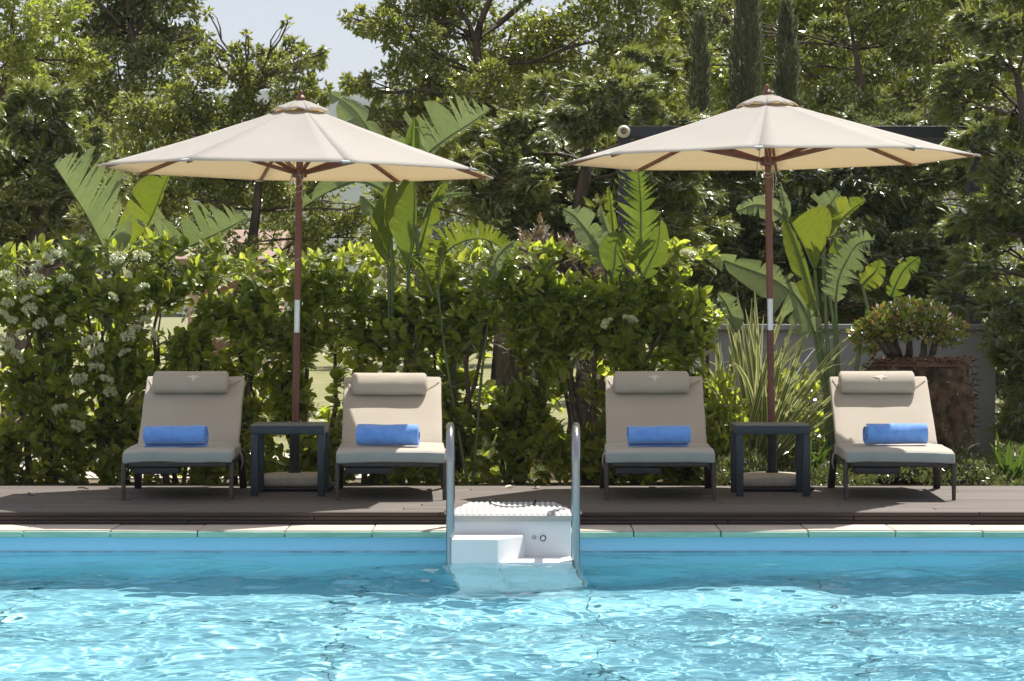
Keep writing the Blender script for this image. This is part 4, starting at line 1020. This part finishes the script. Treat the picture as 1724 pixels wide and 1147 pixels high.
umb_base(496, 'square stone umbrella base with dark sleeve under the left side table')
umb_base(1300, 'square stone umbrella base with dark sleeve under the right side table')

# ------------------------------------------------------------ side tables
def side_table():
    root = empty('side_table', (0, 0, 0))
    W_, H_, Dp, lg = .445, .43, .42, .043
    for sx in (-1, 1):
        for sy in (0, 1):
            b = MB(); b.rbox((sx*(W_/2-lg/2), lg/2+sy*(Dp-lg), (H_-.055)/2), (lg, lg, H_-.055), r=.003); b.build('leg', M_dark, root)
    b = MB(); h = .046; zc = H_-.009-h/2-.0005
    b.rbox((0, .011, zc), (W_, .022, h), r=.003); b.rbox((0, Dp-.011, zc), (W_, .022, h), r=.003)
    b.rbox((-W_/2+.011, Dp/2, zc), (.022, Dp-.046, h), r=.003); b.rbox((W_/2-.011, Dp/2, zc), (.022, Dp-.046, h), r=.003)
    b.build('apron', M_dark, root)
    b = MB(); b.rbox((0, Dp/2, H_-.004), (W_+.004, Dp+.004, .010), r=.003); b.build('table_top', pm('table_top_lit', (.12,.12,.11), (.16,.155,.14), 8, .45), root)  # light on the top is put into a greyer colour than the legs
    return root
t1 = side_table(); t1.location = ((484-CX)/F_PX*15.8, 15.8, 0)
tag(t1, 'dark slate square side table between the first and second loungers', 'table', 'dark side tables')
t2 = copy_tree(t1); t2.location = ((1302-CX)/F_PX*15.8, 15.8, 0)
tag(t2, 'dark slate square side table in front of the striped flax, left of the fourth lounger')

# ------------------------------------------------------------ loungers
def cushion_fn(seed, amp):
    def fn(q):
        n = noise.noise(Vector((q.x*4+seed, q.y*4, q.z*2)))*amp+noise.noise(Vector((q.x*13+seed, q.y*9, q.z*5)))*amp*.35
        return q+Vector((0, 0, n))+Vector((noise.noise(Vector((q.y*5, q.z*8, seed)))*amp*.6, noise.noise(Vector((q.x*9, q.z*9, seed+5)))*amp*.7, 0))
    return fn
BA = R(33)
def lounger(seed=0, seat_tilt=0, seat_amp=.004, head_s=.64, emb=True):
    root = empty('sun_lounger', (0, 0, 0))
    W_ = .625
    # frame
    b = MB()
    for sx in (-1, 1):
        b.rbox((sx*(W_/2-.012), .55, .213), (.024, 1.06, .04), r=.005)
    b.rbox((0, .012, .213), (W_-.05, .024, .036), r=.005); b.rbox((0, 1.06, .213), (W_-.05, .03, .036), r=.005)
    for k in range(8): b.rbox((0, .13+k*.115, .222), (W_-.05, .05, .012), r=.003)
    b.build('frame', M_frame, root)
    # back frame
    Mb = Matrix.Translation((0, .85, .226)) @ Matrix.Rotation(BA, 4, 'X')
    b = MB()
    for sx in (-1, 1): b.rbox((sx*(W_/2-.03), .36, 0), (.024, .72, .024), r=.005, M=Mb)
    for k in range(6): b.rbox((0, .06+k*.12, 0), (W_-.09, .05, .012), r=.003, M=Mb)
    b.build('back_frame', M_frame, root)
    for sx in (-1, 1):
        b = MB(); x = sx*(W_/2-.0)
        b.tube([(x, .04, .232), (x+sx*.004, .02, .215), (x+sx*.005, .012, .15), (x+sx*.004, .0, .0)], [.014, .0165, .015, .012], 10); b.build('leg', M_frame, root)
        b = MB(); x = sx*(W_/2+.006)
        b.bar((x, .90, .25), (x+sx*.012, 1.03, .003), .032, .045, up=Vector((1, 0, 0))); b.build('leg', M_frame, root)
        b = MB(); b.bar((x-sx*.05, 1.03, .20), (x-sx*.05, 1.26, .45), .018, .018); b.build('back_support', M_frame, root)
    # pull out tray under the seat
    b = MB(); b.rbox((-.13, .12, .172), (.27, .2, .04), r=.004); b.build('tray', M_black, root)
    # cushions
    b = MB()
    fs_ = cushion_fn(seed, seat_amp)
    def fseat(q):
        q = fs_(q); t = max(0, (-q.y-.31)/.13)
        return q+Vector((0, 0, -.012*t*t-.006*abs(q.x/.3)**3))
    b.rbox((0, .425, .268), (W_+.02, .885, .068), r=.013, n=(14, 18, 1), fn=fseat); b.build('seat_cushion', M_cush, root)
    b = MB(); fp_ = lambda q: fseat(q+Vector((0, -.431, 0)))-Vector((0, -.431, 0))
    b.rbox((0, .425-.431-.0095, .2665), (W_+.008, .020, .060), r=.008, n=(14, 1, 2), fn=fp_); b.build('front_panel', M_panel, root)  # thin grey-green slab over the seat cushion's front face
    b = MB(); b.rbox((0, .37, .048), (W_, .745, .066), r=.014, n=(14, 16, 1), M=Mb, fn=cushion_fn(seed+9, .005)); b.build('back_cushion', M_cush, root)
    # head roll
    b = MB(); vs = []; fs = []; nl, na = 26, 28; HL_ = .245
    def pr(a, x):
        e = min(1, max(0, (HL_-abs(x))/.022)); k = math.sqrt(max(0, 1-(1-e)**2))*.92+.08 if e < 1 else 1
        ra, rn = .093, .057
        wv = 1+.035*noise.noise(Vector((x*9+seed, math.cos(a)*2, math.sin(a)*2)))+.02*noise.noise(Vector((x*40+seed, math.cos(a)*3, math.sin(a)*3)))*min(1, max(0, (abs(x)-.12)/.1))
        return (x, math.cos(a)*ra*k*wv, math.sin(a)*rn*k*wv)
    xsn = [-HL_, -HL_+.004, -HL_+.010, -HL_+.018]+[-HL_+.022+(2*HL_-.044)*i/16 for i in range(17)]+[HL_-.018, HL_-.010, HL_-.004, HL_]
    Mh = Mb @ Matrix.Translation((-.02, head_s-.035, .080+.045))
    for x in xsn:
        for j in range(na): vs.append(pr(2*math.pi*j/na, x))
    for i in range(len(xsn)-1):
        for j in range(na): fs.append((i*na+j, i*na+(j+1) % na, (i+1)*na+(j+1) % na, (i+1)*na+j))
    fs += [tuple(range(na))[::-1], tuple((len(xsn)-1)*na+j for j in range(na))]
    b.add(vs, [f[::-1] for f in fs], Mh); hp = b.build('head_pillow', M_cush, root)
    # strap holding the roll
    b = MB()
    for sx in (-1, 1):
        b.tube([Mh @ Vector((sx*.24, 0, -.03)), Mb @ Vector((sx*.29, head_s+.04, .086)), Mb @ Vector((sx*(W_/2+.004), head_s+.07, .06))], .004, 6)
    b.build('strap', M_cush, hp)
    # embroidered spiky leaf mark on the roll
    if emb:
        b = MB(); 
        def on(u, v):   # u across, v around towards the top
            a = R(108)-v/.075
            x, y, z = pr(a, u); n_ = Vector((0, y/.088**2, z/.056**2)).normalized()*.0022
            return Mh @ (Vector((x, y, z))+n_)
        for k, (aa, L) in enumerate(((170, .052), (150, .034), (118, .026), (85, .024), (55, .026), (28, .034), (8, .05), (-60, .026), (-88, .034), (-120, .022))):
            a = R(aa); d = (math.cos(a), math.sin(a)); nrm = (-d[1], d[0]); w = .0055
            pts = [(-.0*d[0]+nrm[0]*w, nrm[1]*w), (d[0]*L*.5+nrm[0]*w*.8, d[1]*L*.5+nrm[1]*w*.8), (d[0]*L, d[1]*L), (d[0]*L*.5-nrm[0]*w*.8, d[1]*L*.5-nrm[1]*w*.8), (-nrm[0]*w, -nrm[1]*w)]
            b.add([on(.02+p[0], p[1]) for p in pts], [(0, 1, 2, 3, 4)])
        b.build('emblem', M_emb, hp, smooth=False)
    # tie cords hanging at the hinge
    for sx in (-1, 1):
        b = MB(); x = sx*(W_/2+.004)
        b.tube([(x-sx*.01, .86, .27), (x+sx*.01, .85, .22), (x+sx*.018, .86, .17), (x+sx*.008, .87, .13)], [.006, .008, .005, .003], 6); b.build('tie', M_cush, root)
    return root
LS = [(-1.975, 15.5, 2.6, 0, .009, 'taupe lounger at far left, seat cushion sagging at the front, head roll with pale emblem', True),
      (-.715, 15.5, 2.2, 3, .004, 'taupe lounger just left of the pool handrails, head roll without emblem', False),
      (.875, 15.5, -1.6, 7, .004, 'taupe lounger right of the pool handrails, in full umbrella shade', True),
      (2.29, 15.5, -2.8, 12, .007, 'taupe lounger at far right in front of the palm stump, partly sunlit', True)]
TW = [(295.5, 739, 15.75, .372, -5), (654, 741, 15.75, .368, -7), (1109, 740.5, 15.75, .366, 5), (1508, 733, 15.9, .375, 6)]
TL = ['rolled blue towel on the far left lounger', 'rolled blue towel on the lounger just left of the handrails, partly sunlit', 'rolled blue towel on the shaded lounger right of the pool handrails', 'rolled blue towel on the far right lounger']
for k, (x, y, rz, sd, amp, lab, emb) in enumerate(LS):
    o = lounger(sd, 0, amp, emb=emb, head_s=.64-.02*(k == 1)); o.location = (x, y, 0); o.rotation_euler = (0, 0, R(rz)); tag(o, lab, 'sun lounger', 'sun loungers along the deck')
    # towel, a rolled spiral
    px, py, D, L, tz = TW[k]
    b = MB(); rnd = random.Random(k); turns = 3.2; n = 90; th = .0085; prof = []
    for i in range(n+1):
        a = -2*math.pi*turns*i/n; r = .010+.055*i/n
        prof.append((a, r))
    ph = R(rnd.uniform(150, 210)) if k % 2 else R(-20)
    nx = 16; vs = []; fs = []
    for j in range(nx+1):
        xx = -L/2+L*j/nx
        for side in (1, -1):
            for (a, r) in prof:
                rr2 = r+side*th*.5; wob = 1+.07*noise.noise(Vector((xx*7+k*5, math.cos(a+ph)*1.5, math.sin(a+ph)*1.5)))
                tel = (.004*math.sin(r*220+k) if j in (0, nx) else 0)*(1 if j else -1)
                vs.append((xx+tel, math.cos(a+ph)*rr2*wob, math.sin(a+ph)*rr2*wob*.97))
    m2 = 2*(n+1)
    for j in range(nx):
        for i in range(n):
            a = j*m2+i; fs.append((a, a+1, a+m2+1, a+m2)); a = j*m2+n+1+i; fs.append((a, a+m2, a+m2+1, a+1))
        a = j*m2+n; c_ = j*m2+m2-1; fs.append((a, c_, c_+m2, a+m2))
        a = j*m2; c_ = j*m2+n+1; fs.append((a, a+m2, c_+m2, c_))
    for j in (0, nx):
        for i in range(n):
            a = j*m2+i; c_ = j*m2+n+1+i; f = (a, c_, c_+1, a+1); fs.append(f if j == 0 else f[::-1])
    b.add(vs, fs); tw = b.build('towel', M_towel)
    c = P(px, py, D); tw.location = (c.x, c.y, .303+.066); tw.rotation_euler = (0, R(-.6*(k == 0)+.0), R(tz))
    tag(tw, TL[k], 'towel', 'rolled blue towels')

# ------------------------------------------------------------ pool ladder block and handrails
fb = empty('filter_block', (0, 13.92, ZW), label='white moulded pool filter block with ribbed lid and step, between the handrails', cat='pool filter')
def L_(x, y, z): return (x, y-13.92, z-ZW)
b = MB(); b.rbox(L_(0, 14.26, -.66), (.626, .68, 1.36), r=.012, n=(1, 1, 1)); b.build('housing', M_white, fb)
# step with a cut corner
def prism(b, poly, z0, z1, r=.01):
    n = len(poly); cx = sum(p[0] for p in poly)/n; cyy = sum(p[1] for p in poly)/n
    rings = [(1, z0), (1, z1-r), (.7, z1-r*.3), (0, z1)]
    vs = []; fs = []
    for (k, z) in rings:
        for (x, y) in poly:
            dx, dy = x-cx, y-cyy; L = math.hypot(dx, dy); s = 1-(1-k)*r*1.0/L
            vs.append(L_(cx+dx*s, cyy+dy*s, z))
    for j in range(len(rings)-1):
        for i in range(n): fs.append((j*n+i, j*n+(i+1) % n, (j+1)*n+(i+1) % n, (j+1)*n+i))
    fs.append(tuple((len(rings)-1)*n+i for i in range(n)))
    b.add(vs, fs)
b = MB(); prism(b, [(-.314, 13.918), (-.314, 13.60), (-.074, 13.60), (.068, 13.86), (.068, 13.918)], -1.3, -.064); b.build('step', M_white, fb)
b = MB(); prism(b, [(-.10, 13.916), (-.10, 13.63), (-.06, 13.612), (.26, 13.612), (.314, 13.66), (.314, 13.916)], -1.3, -.183, .008); b.build('step', M_white, fb)
# lid: outline with cut back corners, ribs across
b = MB(); poly = [(-.318, 13.895), (.318, 13.895), (.318, 14.36), (.245, 14.84), (-.245, 14.84), (-.318, 14.36)]
prism(b, poly, .005, .036, .006); lid = b.build('lid', M_lid, fb)
b = MB()
for k in range(20):
    x = -.2945+k*.031; y1 = 14.81 if abs(x) < .232 else 14.80-(abs(x)-.232)*6.2
    c = L_(x, (13.93+y1)/2, .0375); b.rbox(c, (.016, y1-13.93, .007), r=.002)
b.build('ribs', M_white, lid)
b = MB(); pts = []
for i in range(25):
    a = math.pi*i/24; pts.append(L_(.005+math.cos(a)*.13, 14.82-math.sin(a)*.42, .0425))
b.tube(pts, .0035, 6); b.build('hatch_seam', M_gap, lid)
for x in (-.122, .132):
    b = MB(); b.rbox(L_(x, 14.80, .046), (.012, .06, .016), r=.003); b.build('hatch_clip', M_gap, lid)
for (x, r, z) in ((.118, .0125, -.082), (.165, .0225, -.086)):
    b = MB(); Mx = Matrix.Translation(L_(x, 13.918, z)) @ Matrix.Rotation(R(90), 4, 'X')
    b.lathe([(r*.72, -.001), (r*.72, .003), (r*.8, .007), (r*.95, .007), (r, .003), (r, -.001)], (0, 0, 0), 28, Mx); b.lathe([(r*.5, -.001), (r*.5, .006), (r*.3, .008), (.001, .008)], (0, 0, 0), 24, Mx)
    b.rbox((0, 0, .009), (r*.7, r*.16, .004), r=.001, M=Mx @ Matrix.Rotation(R(40), 4, 'Z')); b.build('nozzle', M_white, fb)

def handrail(x, sx, label):
    root = empty('handrail', (x, 13.72, ZW-.9), label=label, cat='handrail', group='steel pool handrails')
    z1 = .515; r = .0222; rad = .17; pts = [(0, 0, 0), (0, 0, .5), (0, 0, .9-ZW*0+.2)]
    zt = z1-(ZW-.9)-r
    pts = [(0, 0, 0), (0, 0, .6), (0, 0, 1.1), (0, 0, zt-rad)]
    for i in range(1, 13):
        a = math.pi/2*i/12; pts.append((sx*.004*i/12, rad-rad*math.cos(a), zt-rad+rad*math.sin(a)))
    pts.append((sx*.012, rad+.35, zt))
    for i in range(1, 13):
        a = math.pi/2*i/12; pts.append((sx*.012, rad+.35+.2*math.sin(a), zt-.2+.2*math.cos(a)))
    ye = rad+.55; zd = .0-(ZW-.9)
    pts += [(sx*.014, ye+.005, (zt+zd)/2), (sx*.014, ye+.01, zd+.003)]
    b = MB(); b.tube(pts, r, 18); b.build('rail', M_steel, root)
    b = MB(); b.lathe([(.022, .022), (.036, .018), (.042, .006), (.042, .0005)][::-1], (sx*.014, ye+.01, zd), 20); b.build('flange', M_steel, root)
handrail(-.3225, -1, 'polished steel pool handrail on the left of the white filter block')
handrail(.334, 1, 'polished steel pool handrail on the right of the white filter block')

# ------------------------------------------------------------ fallen leaves on the deck
for k, (px, py, D, lab) in enumerate(((128, 826, 16.35, 'pale dry leaf lying near the back edge of the deck at far left'), (56, 838, 15.85, 'small dry leaf on the deck left of the first lounger'),
                                      (866, 822, 16.6, 'curled brown leaf on the deck behind the filter block lid'), (1090, 826, 16.4, 'dry leaf on the deck below the third lounger'), (905, 826, 16.45, 'tan leaf at the deck back edge near the right handrail'))):
    rs = np.random.RandomState(k)
    c = P(px, py, D)
    o = scatter('fallen_leaf', HL, HLt, HLq, np.array([[0, 0, .012]]), np.array([[math.cos(k*2.), math.sin(k*2.), .05]]), np.array([[.1, .2, 1.]]), [.085], M_dryleaf, None)
    o.location = (c.x, D, .0); tag(o, lab, 'leaf', 'dry leaves on the deck')

# ------------------------------------------------------------ air
m, t, bb = nodes('haze'); t.nodes.remove(bb)
pv = t.nodes.new('ShaderNodeVolumePrincipled'); pv.inputs['Density'].default_value = .00026; pv.inputs['Color'].default_value = (.8, .86, 1, 1); pv.inputs['Anisotropy'].default_value = 0
t.links.new(pv.outputs[0], t.nodes['Material Output'].inputs['Volume'])
b = MB(); b.box((-1000, -80, -4), (1000, 1600, 150)); tag(b.build('haze', m, smooth=False), kind='stuff', label='thin haze over the distant hills')
